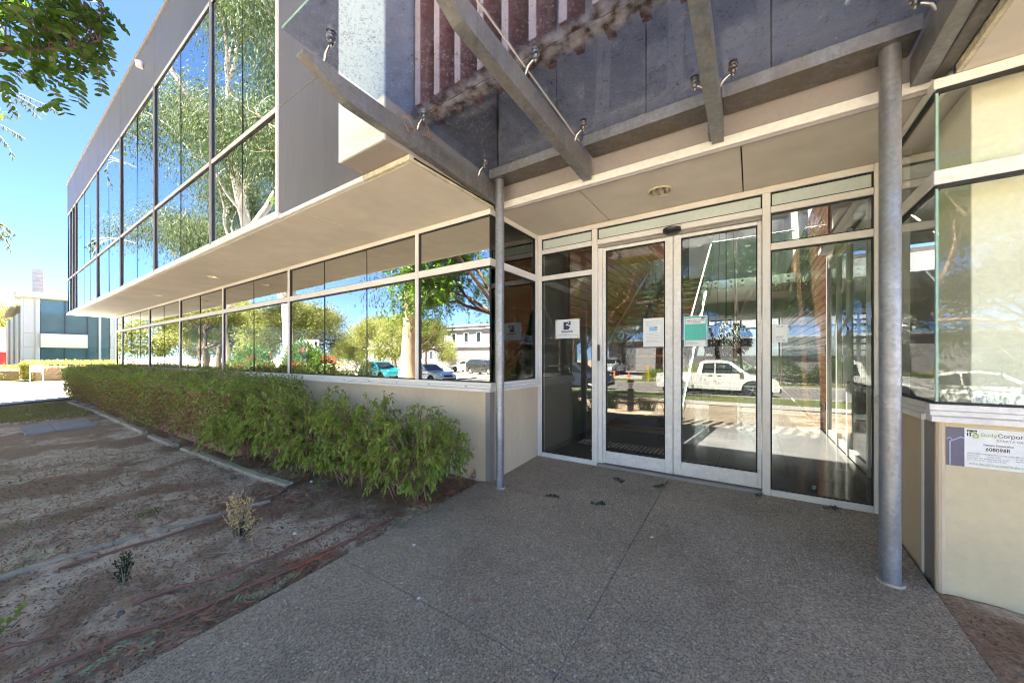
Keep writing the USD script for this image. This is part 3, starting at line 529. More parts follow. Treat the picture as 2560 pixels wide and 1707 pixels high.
fl = part(B, 'floodlight', lathe([(0.0, 0.0), (0.05, 0.0), (0.06, 0.09), (0.055, 0.1), (0.0, 0.085)], (-9.25, YU - 0.06, 6.40), 16), 'white_paint', smooth=40)
part(fl, 'bracket', [bx(-9.265, -9.235, YU - 0.06, YU - 0.008, 6.385, 6.415), lathe([(0.0, 0), (0.035, 0), (0.035, 0.02), (0, 0.02)], (-9.25, YU - 0.008, 6.40), 14, 'y')], 'white_paint')
# pale blade box at the end of the upper storey
bb = part(B, 'blade_box', [bx(-2.57, -2.04, 1.52, 1.535, 2.577, 3.90), bx(-2.57, -2.04, 1.52, 1.535, 3.905, 6.9)], 'panel_mint')
part(bb, 'underside', bx(-2.569, -2.041, 1.536, 2.80, 2.578, 2.60), 'panel_fascia')
part(bb, 'side_panel', [bx(-2.569, -2.555, 1.536, YU - 0.005, 2.601, 6.9), bx(-2.055, -2.0405, 1.536, 2.80, 2.601, 6.9)], 'panel_blue')
# wall above the canopy with its fins
for a, b in ((-2.04, -1.42), (-1.41, -0.668), (-0.662, 0.10), (0.106, 0.84)): part(B, 'entry_wall_panel', cb(a, b, 2.825, 2.88, 2.965, 4.3, 0.003), 'panel_blue')
for a, b in ((-2.04, -1.0), (-0.96, 0.0), (0.04, 0.84)):
    w = part(B, 'entry_window', [bx(a, b, 2.82, 2.87, 4.302, 4.36), bx(b, b + 0.039, 2.82, 2.87, 4.302, 6.4)], 'frame_paint')
    part(w, 'pane', bx(a, b, 2.835, 2.85, 4.361, 6.4), 'glass_upper')
part(B, 'entry_parapet', bx(-2.04, 0.86, 2.82, 2.9, 6.402, 6.85), 'panel_grey')
for k in range(15):
    x = -2.012 + 0.19 * k
    fn = part(B, 'sun_fin', cb(x, x + 0.048, 1.772, 2.02, 2.93, 6.8, 0.002), 'fin_brown')
    part(fn, 'front_edge', bx(x + 0.0005, x + 0.0475, 1.765, 1.7715, 2.93, 6.8), 'fin_edge')
part(B, 'fin_rail', [bx(-2.04, 0.85, 2.021, 2.06, 4.6, 4.68), bx(-2.04, 0.85, 2.021, 2.06, 6.2, 6.28)], 'panel_fascia')
part(B, 'fin_bracket', [bx(x, x + 0.05, 2.061, 2.82, z, z + 0.06) for x in (-1.9, -0.6, 0.7) for z in (4.61, 6.21)], 'panel_fascia')
# upper storey on the right of the entrance (above the soffit, mostly out of frame)
part(B, 'wall_panel', [bx(0.86, 9, YU - 0.01, YU + 0.06, ZS + 0.022, 6.85)], 'panel_grey')
part(B, 'side_wall', [bx(0.861, 0.92, YU + 0.061, 2.88, ZS + 0.022, 6.85)], 'panel_blue')
# roof, floors and rooms behind the mirrored glass
part(B, 'roof', [bx(-18.6, -2.1, YU + 0.26, 20, 6.70, 6.80), bx(0.95, 9, YU + 0.062, 20, 6.70, 6.80), bx(-2.099, 0.949, 2.9, 8.6, 6.60, 6.70), bx(-2.099, 0.949, 10.8, 12.4, 6.60, 6.70), bx(-2.099, 0.949, 14.0, 20, 6.60, 6.70)], 'panel_fascia')  # gaps over the lobby are added openings that let daylight in
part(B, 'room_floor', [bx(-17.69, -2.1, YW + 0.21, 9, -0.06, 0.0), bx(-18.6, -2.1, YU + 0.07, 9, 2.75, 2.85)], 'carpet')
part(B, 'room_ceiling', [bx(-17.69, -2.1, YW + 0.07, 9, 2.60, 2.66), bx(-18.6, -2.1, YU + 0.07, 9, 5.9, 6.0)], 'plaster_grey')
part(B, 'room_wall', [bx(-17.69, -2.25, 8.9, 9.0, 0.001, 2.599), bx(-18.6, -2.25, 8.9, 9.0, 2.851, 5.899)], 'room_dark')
for k, (a, b) in enumerate(((-5.84, -4.98), (-4.93, -4.10), (-8.44, -7.22), (-7.16, -5.95), (-11.0, -9.82), (-9.75, -8.6))): part(B, 'blind', bx(a, b, YU + 0.09, YU + 0.10, ZT1 + 0.02, ZH - 0.02), 'blind')
# room behind the right hand window: a cream boxed-in column close to the glass
part(B, 'cream_partition', cb(0.975, 9, 2.96, 3.4, 0.02, 2.58, 0.004), 'plaster_cream')
part(B, 'room_floor', bx(0.97, 9, YW + 0.21, 2.95, -0.06, 0.0), 'carpet')
part(B, 'room_ceiling', bx(0.80, 9, YW + 0.07, 6.8, 2.60, 2.66), 'plaster')
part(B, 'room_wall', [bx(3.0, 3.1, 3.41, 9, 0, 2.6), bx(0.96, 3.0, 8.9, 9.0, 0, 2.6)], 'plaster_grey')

# ---------------------------------------------------------------- entrance screen (aluminium frame, frosted heads, sliding doors)
E0, E1 = YD - 0.03, YD + 0.045
ent = part(B, 'entrance_frame', [cb(XL, -2.007, E0, E1, -0.05, ZS - 0.002), cb(-1.402, -1.345, E0, E1, -0.05, 2.474), cb(0.072, 0.128, E0, E1, -0.05, 2.474), cb(0.738, XR + 0.02, E0, E1, -0.05, ZS - 0.002),
      cb(-2.006, 0.737, E0 + 0.002, E1, 2.475, ZS - 0.004), cb(-2.006, -1.403, E0 + 0.002, E1, 2.305, 2.356), cb(-1.344, 0.071, E0 + 0.002, E1, 2.305, 2.356), cb(0.129, 0.737, E0 + 0.002, E1, 2.305, 2.356),
      cb(-2.006, -1.403, E0 + 0.002, E1, 2.001, 2.056), cb(0.129, 0.737, E0 + 0.002, E1, 2.001, 2.056), cb(-2.006, -1.403, E0 + 0.002, E1, -0.05, 0.045), cb(0.129, 0.737, E0 + 0.002, E1, -0.05, 0.045)], 'frame_paint')
def glazed(parent, x0, x1, z0, z1, m, y=YD, nm='pane'):
    part(parent, 'gasket', [bx(x0, x1, y - 0.012, y + 0.012, z1 - 0.013, z1), bx(x0, x0 + 0.010, y - 0.012, y + 0.012, z0, z1 - 0.013), bx(x1 - 0.010, x1, y - 0.012, y + 0.012, z0, z1 - 0.013), bx(x0 + 0.01, x1 - 0.01, y - 0.012, y + 0.012, z0, z0 + 0.010)], 'gasket')
    part(parent, nm, bx(x0 + 0.0105, x1 - 0.0105, y - 0.004, y + 0.004, z0 + 0.0105, z1 - 0.0135), m)
for x0, x1 in ((-2.007, -1.402), (-1.345, 0.072), (0.128, 0.738)): glazed(ent, x0, x1, 2.356, 2.475, 'frosted', nm='frosted_panel')
for x0, x1 in ((-2.007, -1.402), (0.128, 0.738)):
    glazed(ent, x0, x1, 2.056, 2.305, 'glass_door'); glazed(ent, x0, x1, 0.045, 2.001, 'glass_door')
part(B, 'door_operator', cb(-1.344, 0.071, YD + 0.005, YD + 0.2, 2.272, 2.304), 'corner_grey')
part(B, 'threshold', [bx(-1.344, 0.071, YD - 0.045, YD + 0.2, -0.04, 0.022)], 'corner_grey')
for x0, x1, st in ((-1.296, -0.619, (0.030, 0.068)), (-0.614, 0.069, (0.066, 0.030))):
    yd = YD + 0.03
    d = part(B, 'sliding_door', [cb(x0, x0 + st[0], yd - 0.022, yd + 0.022, 0.03, 2.268, 0.003), cb(x1 - st[1], x1, yd - 0.022, yd + 0.022, 0.03, 2.268, 0.003), cb(x0 + st[0], x1 - st[1], yd - 0.02, yd + 0.02, 2.236, 2.268, 0.003), cb(x0 + st[0], x1 - st[1], yd - 0.02, yd + 0.02, 0.03, 0.155, 0.003)], 'trim_white')
    glazed(d, x0 + st[0], x1 - st[1], 0.155, 2.236, 'glass_door', y=yd)
part(B, 'door_jamb', bx(-1.344, -1.30, YD + 0.01, YD + 0.12, 0.023, 2.271), 'frame_paint')
part(B, 'door_sensor', lathe([(0.0, -0.055), (0.045, -0.05), (0.075, -0.03), (0.08, 0.0), (0.0, 0.0)], (-0.62, YD - 0.035, 2.322), 20), 'dark_plastic', smooth=50)
part(B, 'card_reader', [cb(-1.343, -1.322, YD - 0.028, YD - 0.004, 1.09, 1.26, 0.005)], 'dark_plastic')
for x, y in ((0.44, 3.95), (-1.58, 4.1)): part(B, 'door_stop', lathe([(0.0, 0.03), (0.012, 0.028), (0.02, 0.02), (0.022, 0.0)], (x, y, 0.012), 16), 'steel', smooth=50)

# ---------------------------------------------------------------- the lobby seen through the doors
lob = part(B, 'lobby_floor', [cb(-2.1 + 0.60 * i + 0.001, -2.1 + 0.60 * (i + 1) - 0.001, 4.26 + 1.2 * j, 4.26 + 1.2 * (j + 1) - 0.002, -0.03, 0.01, 0.001) for i in range(5) for j in range(11)], 'lobby_floor')
part(B, 'lobby_underfloor', bx(-2.1, 0.95, YD + 0.05, 17.5, -0.08, -0.031), 'mat_black')
mt = part(B, 'entrance_mat', [bx(-1.35, 0.1, YD + 0.21 + 0.035 * k, YD + 0.21 + 0.035 * k + 0.027, -0.03, 0.012) for k in range(11)], 'mat_black')
part(B, 'lobby_apron', [bx(-2.1, -1.351, YD + 0.05, 4.258, -0.03, 0.009), bx(0.101, 0.95, YD + 0.05, 4.258, -0.03, 0.009), bx(-1.35, 0.1, YD + 0.2, 4.258, -0.031, 0.003)], 'lobby_floor')
part(B, 'tactile_studs', [lathe([(0.017, 0), (0.012, 0.005), (0, 0.005)], (-1.9 + 0.05 * i, 4.42 + 0.05 * j, 0.011), 8) for i in range(24) for j in range(6)], 'steel', kind='stuff')
part(B, 'lobby_bulkhead', [bx(-2.1, 0.95, YD + 0.046, 4.5, 2.56, 2.62), bx(-2.1, 0.95, 4.44, 4.5, 2.621, 3.1)], 'plaster_grey')
part(B, 'lobby_left_wall', bx(-2.2, -2.1, YD + 0.05, 17.3, 0, 6.6), 'lobby_dark')
part(B, 'lobby_wall', [bx(0.95, 1.05, 6.9, 17.3, 0, 6.6), bx(0.951, 1.05, YD + 0.05, 6.899, 2.60, 6.6), bx(-2.09, 0.949, 2.9, 3.0, 3.0, 6.6)], 'plaster')
for k in range(30): part(B, 'wall_board', cb(0.925, 0.9499, 6.92, 16.9, 0.03 + 0.128 * k, 0.03 + 0.128 * k + 0.12, 0.002), 'timber_warm')
for k in range(24): part(B, 'wall_board', cb(-2.0999, -2.075, 4.55, 13.0, 1.6 + 0.128 * k, 1.6 + 0.128 * k + 0.12, 0.002), 'timber_warm')
for k in range(8):  # boarded soffit strip over the stair
    part(B, 'wall_board', cb(-2.07 + 0.12 * k, -2.07 + 0.12 * k + 0.112, 4.51, 7.5, 3.05, 3.075, 0.002), 'timber_warm')
# glazed tenancy doors on the right of the lobby
td = part(B, 'tenancy_screen', [bx(0.90, 0.95, y, y + 0.07, 0.012, 2.59) for y in (3.75, 4.62, 5.5, 6.1, 6.83)] + [bx(0.91, 0.949, 3.821, 6.829, 2.40, 2.48), bx(0.91, 0.949, 3.821, 6.829, 0.012, 0.10)], 'frame_paint')
for y0, y1 in ((3.82, 4.62), (4.69, 5.5), (5.57, 6.1), (6.17, 6.83)): part(td, 'pane', bx(0.925, 0.933, y0 + 0.001, y1 - 0.001, 0.101, 2.399), 'glass_door')
part(td, 'pull_handle', tube([[0.87, 5.42, 0.75], [0.87, 5.42, 1.55]], 0.018, 10), 'white_paint', smooth=50)
part(td, 'pull_handle_foot', [tube([[0.87, 5.42, z], [0.905, 5.42, z]], 0.01, 8) for z in (0.85, 1.45)], 'steel')
dh = part(B, 'board_door_handle', tube([[0.92, 8.2, 1.0], [0.86, 8.2, 1.0], [0.86, 8.34, 1.0]], 0.011, 8), 'dark_plastic', smooth=50)
part(B, 'door_hinge', [cb(0.905, 0.926, 7.0, 7.03, z, z + 0.12, 0.003) for z in (0.35, 1.2)], 'dark_plastic')
# mezzanine
mz = part(B, 'mezzanine', bx(-2.09, 0.92, 11.5, 17.3, 2.70, 3.28), 'plaster')
part(mz, 'ceiling', bx(-2.09, 0.92, 11.52, 17.3, 2.66, 2.699), 'plaster')
part(mz, 'vent', bx(0.1, 0.92, 11.48, 11.5, 2.85, 3.05), 'corner_grey')
for k in range(4):
    x = -0.95 + 0.62 * k
    g = part(B, 'balustrade_pane', bx(x, x + 0.6, 11.43, 11.442, 3.02, 4.30), 'glass_clear')
    part(g, 'glass_bolt', [lathe([(0, 0.02), (0.03, 0.02), (0.03, 0), (0, 0)], (x + xx, 11.42, z), 12, 'y') for xx in (0.12, 0.48) for z in (3.08, 3.2)], 'steel', smooth=40)
part(B, 'balustrade_rail', tube([[-0.95, 11.43, 4.33], [0.9, 11.43, 4.33]], 0.02, 8), 'dark_plastic', smooth=50)
part(B, 'upper_lobby_wall', [bx(-2.09, -0.4, 15.9, 16.0, 3.281, 6.59), bx(0.7, 0.92, 15.9, 16.0, 3.281, 6.59), bx(-0.399, 0.699, 15.9, 16.0, 5.4, 6.59)], 'plaster')
part(B, 'upper_lobby_screen', bx(-0.399, 0.699, 15.93, 15.96, 3.281, 5.399), 'frosted')
bw = part(B, 'back_window', [bx(x, x + 0.06, 17.3, 17.36, 0.0, 2.66) for x in (-2.1, -1.3, -0.4, 0.5, 0.86)] + [bx(-2.04, 0.86, 17.3, 17.355, 2.3, 2.36)], 'corner_grey')
for a, b in ((-2.04, -1.3), (-1.24, -0.4), (-0.34, 0.5), (0.56, 0.86)): part(bw, 'pane', bx(a + 0.001, b - 0.001, 17.32, 17.33, 0.0, 2.299), 'glass_clear')
bu = part(B, 'back_upper_window', [bx(x, x + 0.06, 17.3, 17.36, 3.281, 6.59) for x in (-2.1, -0.6, 0.86)], 'corner_grey')
part(bu, 'pane', bx(-2.04, 0.86, 17.32, 17.33, 3.281, 6.59), 'glass_clear')

cw = thing('courtyard_wall', 'low dark brick wall in the courtyard behind the lobby', 'wall', (0, 18.6, 0)); part(cw, 'wall', bx(-6, 6, 18.5, 18.7, -0.1, 1.2), 'lobby_dark'); part(cw, 'coping', cb(-6.05, 6.05, 18.46, 18.74, 1.201, 1.26), 'concrete')
cb2 = thing('sky_screen_block', 'plain white added block hiding the blue sky behind the lobby glass', 'building', (0, 30, 0)); part(cb2, 'wall', bx(-14, 14, 24, 34, -.2, 6), 'white_paint'); part(cb2, 'window', bx(-9, -6, 23.95, 23.999, 3.5, 5.5), 'car_glass'); part(cb2, 'parapet', cb(-14.1, 14.1, 23.9, 34.1, 6.001, 6.2), 'corner_grey')  # added block: keeps blue sky out of the back glass and floor reflection
# staircase
S = thing('staircase', 'open timber tread staircase rising along the left of the lobby', 'staircase', (-1.3, 4.7, 0))
for k in range(18):
    y, z = 5.0 + 0.28 * k, 0.17 * (k + 1)
    t = part(S, 'tread', cb(-1.80, -0.80, y, y + 0.29, z - 0.045, z, 0.004), 'timber_stair')
    part(t, 'nosing', bx(-1.79, -0.81, y + 0.004, y + 0.05, z + 0.0005, z + 0.004), 'mat_black')
for x in (-1.82, -0.80): part(S, 'stringer', yz_prism([(4.72, 0.0), (5.02, 0.0), (10.05, 3.06), (10.05, 3.27), (9.75, 3.27)], x, x + 0.012), 'dark_plastic')
part(S, 'support_post', yz_prism([(7.0, 0.011), (7.3, 0.011), (7.6, 1.45), (7.3, 1.35)], -1.45, -1.25), 'dark_plastic')
for x in (-1.85, -0.765):
    part(S, 'handrail', [tube([[x, 4.8, 0.98], [x, 10.0, 4.14]], 0.015, 8)], 'corner_grey', smooth=50)
    for k in range(4): part(S, 'glass_panel', yz_prism([(4.9 + 1.28 * k, 0.15 + 0.777 * k), (6.12 + 1.28 * k, 0.89 + 0.777 * k), (6.12 + 1.28 * k, 1.62 + 0.777 * k), (4.9 + 1.28 * k, 0.88 + 0.777 * k)], x, x + 0.01), 'glass_clear')
# second flight, far back
S2 = thing('ladder_stair', 'steep white edged stair at the back of the lobby', 'staircase', (-0.9, 12.5, 0))
for k in range(13):
    part(S2, 'tread', cb(-1.3, -0.55, 12.6 + 0.2 * k, 12.82 + 0.2 * k, 0.19 * (k + 1), 0.19 * (k + 1) + 0.04), 'dark_plastic')
part(S2, 'stringer', [yz_prism([(12.5, 0), (12.8, 0), (15.3, 2.5), (15.3, 2.66), (15.1, 2.66)], x, x + 0.02) for x in (-1.34, -0.54)], 'corner_grey')
# planter box and hanging plant
PB = thing('planter_box', 'low timber planter box topped with green grass on the lobby floor', 'planter', (-0.45, 7.95, 0.011))
for k in range(4):
    z = 0.02 + 0.082 * k
    for q in (cb(-0.67, -0.24, 7.68, 7.70, z, z + 0.077), cb(-0.67, -0.24, 8.28, 8.30, z, z + 0.077), cb(-0.67, -0.65, 7.701, 8.279, z, z + 0.077), cb(-0.26, -0.24, 7.701, 8.279, z, z + 0.077)): part(PB, 'plank', q, 'timber_box')
part(PB, 'rim', [cb(-0.69, -0.22, 7.66, 7.71, 0.35, 0.37), cb(-0.69, -0.22, 8.27, 8.32, 0.35, 0.37), cb(-0.69, -0.64, 7.711, 8.269, 0.35, 0.37), cb(-0.27, -0.22, 7.711, 8.269, 0.35, 0.37)], 'timber_box')
part(PB, 'soil', bx(-0.649, -0.261, 7.701, 8.279, 0.02, 0.345), 'mat_black')
n = 900; p = np.stack([rng.uniform(-0.64, -0.27, n), rng.uniform(7.72, 8.26, n), np.full(n, 0.345)], 1)
part(PB, 'grass', blades(p, np.stack([rng.normal(0, .3, n), rng.normal(0, .3, n), np.ones(n)], 1), rng.uniform(.03, .06, n), 0.006, rng), 'grass_blade', kind='stuff')
HP = thing('hanging_plant', 'round hanging basket plant of dark leaves above the planter box', 'plant', (-0.42, 8.3, 1.1))
n = 2600; d = unit(rng.normal(size=(n, 3))); r = 0.43 * rng.uniform(0.55, 1, n) ** 0.6 * (0.8 + 0.35 * meshkit.fbm(d * 2.5 + 9, 2, 4))
p = np.array([-0.42, 8.3, 1.52]) + d * r[:, None] * [1, 1, 0.85]
part(HP, 'foliage', rhombs(p, d * [1, 1, 0.3] + [0, 0, -0.9], rng.uniform(.05, .1, n), rng.uniform(.02, .035, n), rng), 'leaf_dark', kind='stuff')
part(HP, 'basket', lathe([(0.0, 1.33), (0.15, 1.36), (0.2, 1.5), (0.19, 1.5), (0.0, 1.45)], (-0.42, 8.3, 0), 16), 'dark_plastic')
part(HP, 'wire', [tube([[-0.42 + a, 8.3 + b, 1.5], [-0.42 + a * 0.1, 8.3 + b * 0.1, 6.55]], 0.004, 5) for a, b in ((.18, 0), (-.18, 0), (0, .18), (0, -.18))], 'dark_plastic')

# ================================================================ THE CANOPY
C = thing('entrance_canopy', 'galvanized steel and glass entrance canopy on two round columns', 'canopy', (-0.65, 2.66, 0))
def bz(y): return 2.56 + (2.75 - y) * 0.048
def beam(x):
    b = part(C, 'beam', yz_prism([(2.775, bz(2.775)), (2.775, bz(2.775) + 0.152), (0.985, bz(0.985) + 0.152 - 0.04), (0.972, bz(0.985) + 0.112), (0.972, bz(0.985) + 0.095), (1.225, bz(1.225)), (1.25, bz(1.25) - 0.002)], x - 0.035, x + 0.035), 'galv')
    part(b, 'drain_hole', lathe([(0.0, 0), (0.012, 0)], (x, 1.17, 2.668), 12), 'gasket')
    part(b, 'end_plate', bx(x - 0.05, x - 0.0355, 2.66, 2.774, bz(2.7) + 0.02, bz(2.7) + 0.13), 'galv_dirty') if x < 0.5 else None
    return b
BX = [-2.015, -1.112, -0.19, 0.738]
for x in BX: beam(x)
for a, b in zip(BX[:-1], BX[1:]):
    ch = part(C, 'channel', cb(a + 0.0352, b - 0.0352, 2.60, 2.805, 2.742, 2.815, 0.006), 'galv_dirty')
    part(ch, 'lip', cb(a + 0.0355, b - 0.0355, 2.594, 2.5995, 2.738, 2.818, 0.001), 'galv')
for x, y, r in ((-1.907, 2.663, 0.0395), (0.603, 2.668, 0.0425)):
    z0 = float(gz(x, y)); n = 28
    col = part(C, 'column', lathe([(r, z0 - 0.05), (r, z0 + 0.8), (r, 1.9), (r, 2.735)], (x, y, 0), n), 'galv', smooth=60)
    part(col, 'cap_plate', lathe([(0, 2.7345), (r * 1.75, 2.7345), (r * 1.75, 2.7415), (0, 2.7415)], (x, y, 0), 32), 'galv_dirty', smooth=30)
    a = np.linspace(0, 2 * np.pi, 28, endpoint=False)
    ring = trimesh.creation.annulus(r_min=r, r_max=r * 1.3, height=0.014, sections=28); v, f = vf(ring); v = v + meshkit.noise(v * 60)[:, None] * [0.004, 0.004, 0.003] + [x, y, z0 + 0.004]
    part(col, 'grout_ring', (v, f), 'concrete_edge')
def gzc(y): return bz(y) + 0.245
def pane(x0, x1, y0, y1):
    v, f = bx(x0, x1, y0, y1, 0, 0.012); v[:, 2] += gzc(v[:, 1]); g = part(C, 'glass_pane', (v, f), 'glass_canopy')
    return g
for a, b in ((-2.11, -1.128), (-1.118, -0.196), (-0.186, 0.72)):
    pane(a, b, 0.93, 1.775); pane(a, b, 1.79, 2.64)
part(C, 'pane_edge', [bx(-2.11, 0.72, 0.926, 0.9295, gzc(0.93) + 0.0005, gzc(0.93) + 0.0115)], 'glass_edge')
part(C, 'silicone_joint', [(lambda m: (m[0] + np.stack([m[0][:, 0] * 0, m[0][:, 0] * 0, gzc(m[0][:, 1])], 1), m[1]))(bx(x - 0.004, x + 0.004, 0.94, 2.63, -0.002, 0.010)) for x in (-1.123, -0.191)], 'frame_paint')
def spider(x, side, y):
    zg = gzc(y); hx = x + side * 0.10; zb = bz(y) + 0.14
    s = part(C, 'glass_fitting', tube([[x + side * 0.03, y, zb - 0.01], [x + side * 0.045, y, zb + 0.03], [x + side * 0.075, y, zg - 0.055], [hx, y, zg - 0.045]], [0.010, 0.010, 0.008, 0.008], 8), 'steel', smooth=50)
    part(s, 'clamp', lathe([(0.0, -0.075), (0.006, -0.07), (0.008, -0.058), (0.016, -0.055), (0.016, -0.045), (0.011, -0.043), (0.012, -0.034), (0.024, -0.028), (0.024, -0.016), (0.018, -0.014), (0.026, -0.009), (0.026, -0.001), (0, -0.001)], (hx, y, zg), 18), 'steel', smooth=40)
    part(s, 'cap', lathe([(0.0, 0.022), (0.022, 0.02), (0.026, 0.013), (0.0, 0.0125)], (hx, y, zg), 18), 'steel', smooth=40)
for y in (1.09, 1.76, 2.45):
    spider(BX[0], 1, y); spider(BX[1], 1, y); spider(BX[3], -1, y)
    if y > 1.2: spider(BX[2], 1, y); spider(BX[2], -1, y)
part(C, 'dirt_clump', [(lambda p: rhombs(p, rng.normal(size=(len(p), 3)), rng.uniform(.008, .03, len(p)), .006, rng))(np.array([x, y, gzc(y) + 0.016]) + rng.normal(0, [0.05, 0.02, 0.006], (120, 3))) for x, y in ((-1.0, 1.79), (-0.78, 1.83), (-0.55, 1.82), (-1.5, 1.83), (-1.85, 1.80), (-1.02, 1.86), (-0.3, 1.83))], 'leaf_brown', kind='stuff', label='dirt and dead leaf clumps caught below the fins')
part(C, 'dead_twigs', [tube(np.array([-1.96, y, 2.73]) + np.cumsum(rng.normal(0, [0.01, 0.025, 0.014], (7, 3)), 0), 0.0022, 4) for y in rng.uniform(1.55, 1.95, 14)], 'twig', kind='stuff')

# ================================================================ SIGNS ON THE GLASS AND WALL
YG = YD - 0.0045
def sheet(name, label, x0, x1, z0, z1, y, m='sheet_white', t=0.002):
    s = thing(name, label, 'sign' if 'sign' in name else 'notice', (x0, y, z0))
    part(s, 'board', bx(x0, x1, y - t, y, z0, z1), m); return s
def flat(poly, y, d=0.0008): return sideways(poly, y - d, y)
bs = sheet('company_sign', 'white plastic sign with navy river logo and the word Basslink on the left sidelight', -1.836, -1.55, 1.338, 1.547, YG, t=0.004)
yb = YG - 0.0041; W_, H_ = 0.286, 0.209
def lx(u): return -1.836 + (u - 180) / 1150 * W_
def lz(v): return 1.547 - (v - 375) / 890 * H_
L1 = Polygon([(lx(a), lz(b)) for a, b in ((575, 482), (620, 506), (720, 518), (785, 522), (806, 538), (780, 562), (700, 612), (684, 632), (700, 655), (780, 672), (850, 695), (882, 728), (880, 760), (850, 810), (800, 858), (575, 862))])
L2 = Polygon([(lx(a), lz(b)) for a, b in ((640, 474), (918, 466), (918, 662), (860, 645), (735, 620), (760, 598), (842, 548), (856, 520), (842, 500), (790, 488), (700, 484))])
part(bs, 'logo', [flat(L1, yb), flat(L2, yb)], 'ink_navy')
part(bs, 'lettering', text_on('Basslink', lx(468), lz(988), 0.0225, yb, True, 0.0008, lx(1035) - lx(468)), 'ink_black')
part(bs, 'small_print', [bx(lx(a), lx(b), yb - 0.0006, yb, lz(1120), lz(1102)) for a, b in ((260, 325), (345, 500), (520, 550), (580, 760), (790, 970), (1000, 1080), (1110, 1240))], 'ink_grey')
part(bs, 'screw', [lathe([(0, 0.003), (0.006, 0.002), (0.006, 0), (0, 0)], (lx(a), yb, lz(b)), 10, 'y') for a, b in ((215, 425), (1265, 385), (220, 1205), (1255, 1190))], 'steel')
yn = YD + 0.03 - 0.0045
nt = sheet('paper_notice', 'white paper notice with a small blue box taped to the left sliding door', -0.891, -0.699, 1.23, 1.508, yn)
part(nt, 'blue_box', bx(-0.835, -0.760, yn - 0.0028, yn - 0.002, 1.382, 1.424), 'ink_blue'); part(nt, 'red_flash', bx(-0.783, -0.761, yn - 0.0036, yn - 0.0028, 1.414, 1.4235), 'ink_red')
part(nt, 'text_line', [bx(-0.865, -0.865 + w, yn - 0.0026, yn - 0.002, z, z + 0.0025) for z, w in ((1.475, .13), (1.458, .14), (1.442, .14), (1.432, .04), (1.362, .14), (1.351, .07), (1.340, .12), (1.328, .13), (1.312, .14), (1.298, .10), (1.286, .12), (1.272, .13))], 'ink_grey')
tp = sheet('teal_poster', 'teal poster on the right sliding door about steps to help stop the spread', -0.525, -0.333, 1.227, 1.504, yn)
part(tp, 'teal_field', [bx(-0.519, -0.339, yn - 0.0026, yn - 0.002, 1.283, 1.432), bx(-0.519, -0.339, yn - 0.0026, yn - 0.002, 1.486, 1.499), bx(-0.519, -0.511, yn - 0.0026, yn - 0.002, 1.432, 1.486), bx(-0.347, -0.339, yn - 0.0026, yn - 0.002, 1.432, 1.486), bx(-0.519, -0.511, yn - 0.0026, yn - 0.002, 1.234, 1.283), bx(-0.347, -0.339, yn - 0.0026, yn - 0.002, 1.234, 1.283)], 'ink_teal')
part(tp, 'lettering', [text_on('SIMPLE STEPS TO HELP', -0.504, 1.459, 0.0095, yn - 0.002, True, 0.0008, 0.148), text_on('STOP THE SPREAD.', -0.504, 1.442, 0.0095, yn - 0.002, True, 0.0008, 0.122)], 'ink_black')
part(tp, 'red_flash', bx(-0.383, -0.353, yn - 0.003, yn - 0.002, 1.474, 1.487), 'ink_red')
part(tp, 'badge', [flat(Point(-0.363, 1.297).buffer(0.015), yn - 0.0027)], 'ink_grey')
part(tp, 'small_print', [bx(-0.505, -0.505 + w, yn - 0.0026, yn - 0.002, z, z + 0.003) for z, w in ((1.268, .07), (1.256, .10), (1.246, .09))] + [bx(-0.46, -0.42, yn - 0.0033, yn - 0.0026, 1.395, 1.400), bx(-0.40, -0.375, yn - 0.0033, yn - 0.0026, 1.386, 1.398)], 'ink_grey')
qn = sheet('small_notice', 'small white check in notice on the right sidelight glass', 0.138, 0.24, 1.247, 1.391, YG)
part(qn, 'heading', [bx(0.166, 0.192, YG - 0.0027, YG - 0.002, 1.372, 1.380), bx(0.199, 0.210, YG - 0.0027, YG - 0.002, 1.370, 1.381)], 'ink_blue')
part(qn, 'text_line', [bx(0.163, 0.163 + w, YG - 0.0026, YG - 0.002, z, z + 0.003) for z, w in ((1.293, .05), (1.285, .045), (1.262, .03))] + [bx(0.205, 0.225, YG - 0.0026, YG - 0.002, 1.258, 1.266)], 'ink_grey')
bc = sheet('body_corporate_sign', 'white owners corporation plate with navy end panel on the cream wall below the window', 0.812, 1.135, 0.584, 0.774, YW - 0.0005, t=0.004)
yc = YW - 0.0046
part(bc, 'navy_panel', bx(0.812, 0.872, yc - 0.0006, yc, 0.584, 0.774), 'plate_navy')
part(bc, 'house_outline', [flat(LineString([(0.8245, 0.585), (0.8245, 0.703), (0.861, 0.728), (0.8715, 0.722)]).buffer(0.0028, cap_style=2, join_style=2), yc - 0.0007), flat(LineString([(0.8125, 0.713), (0.8225, 0.723), (0.832, 0.713)]).buffer(0.0022, cap_style=2, join_style=2), yc - 0.0007)], 'ink_lilac')
part(bc, 'logo', [flat(unary_union([Polygon([(0.880, 0.766), (0.912, 0.766), (0.912, 0.757), (0.904, 0.761), (0.893, 0.757), (0.886, 0.760), (0.880, 0.756)]), sbox(0.880, 0.736, 0.884, 0.752), sbox(0.8885, 0.734, 0.8925, 0.753), Polygon([(0.888, 0.755), (0.902, 0.757), (0.912, 0.752), (0.912, 0.747), (0.902, 0.753), (0.888, 0.751)])]), yc)], 'ink_black')
part(bc, 'logo_square', [flat(sbox(0.8985, 0.728, 0.9175, 0.747).difference(sbox(0.904, 0.734, 0.912, 0.741)), yc - 0.0008)], 'ink_green')
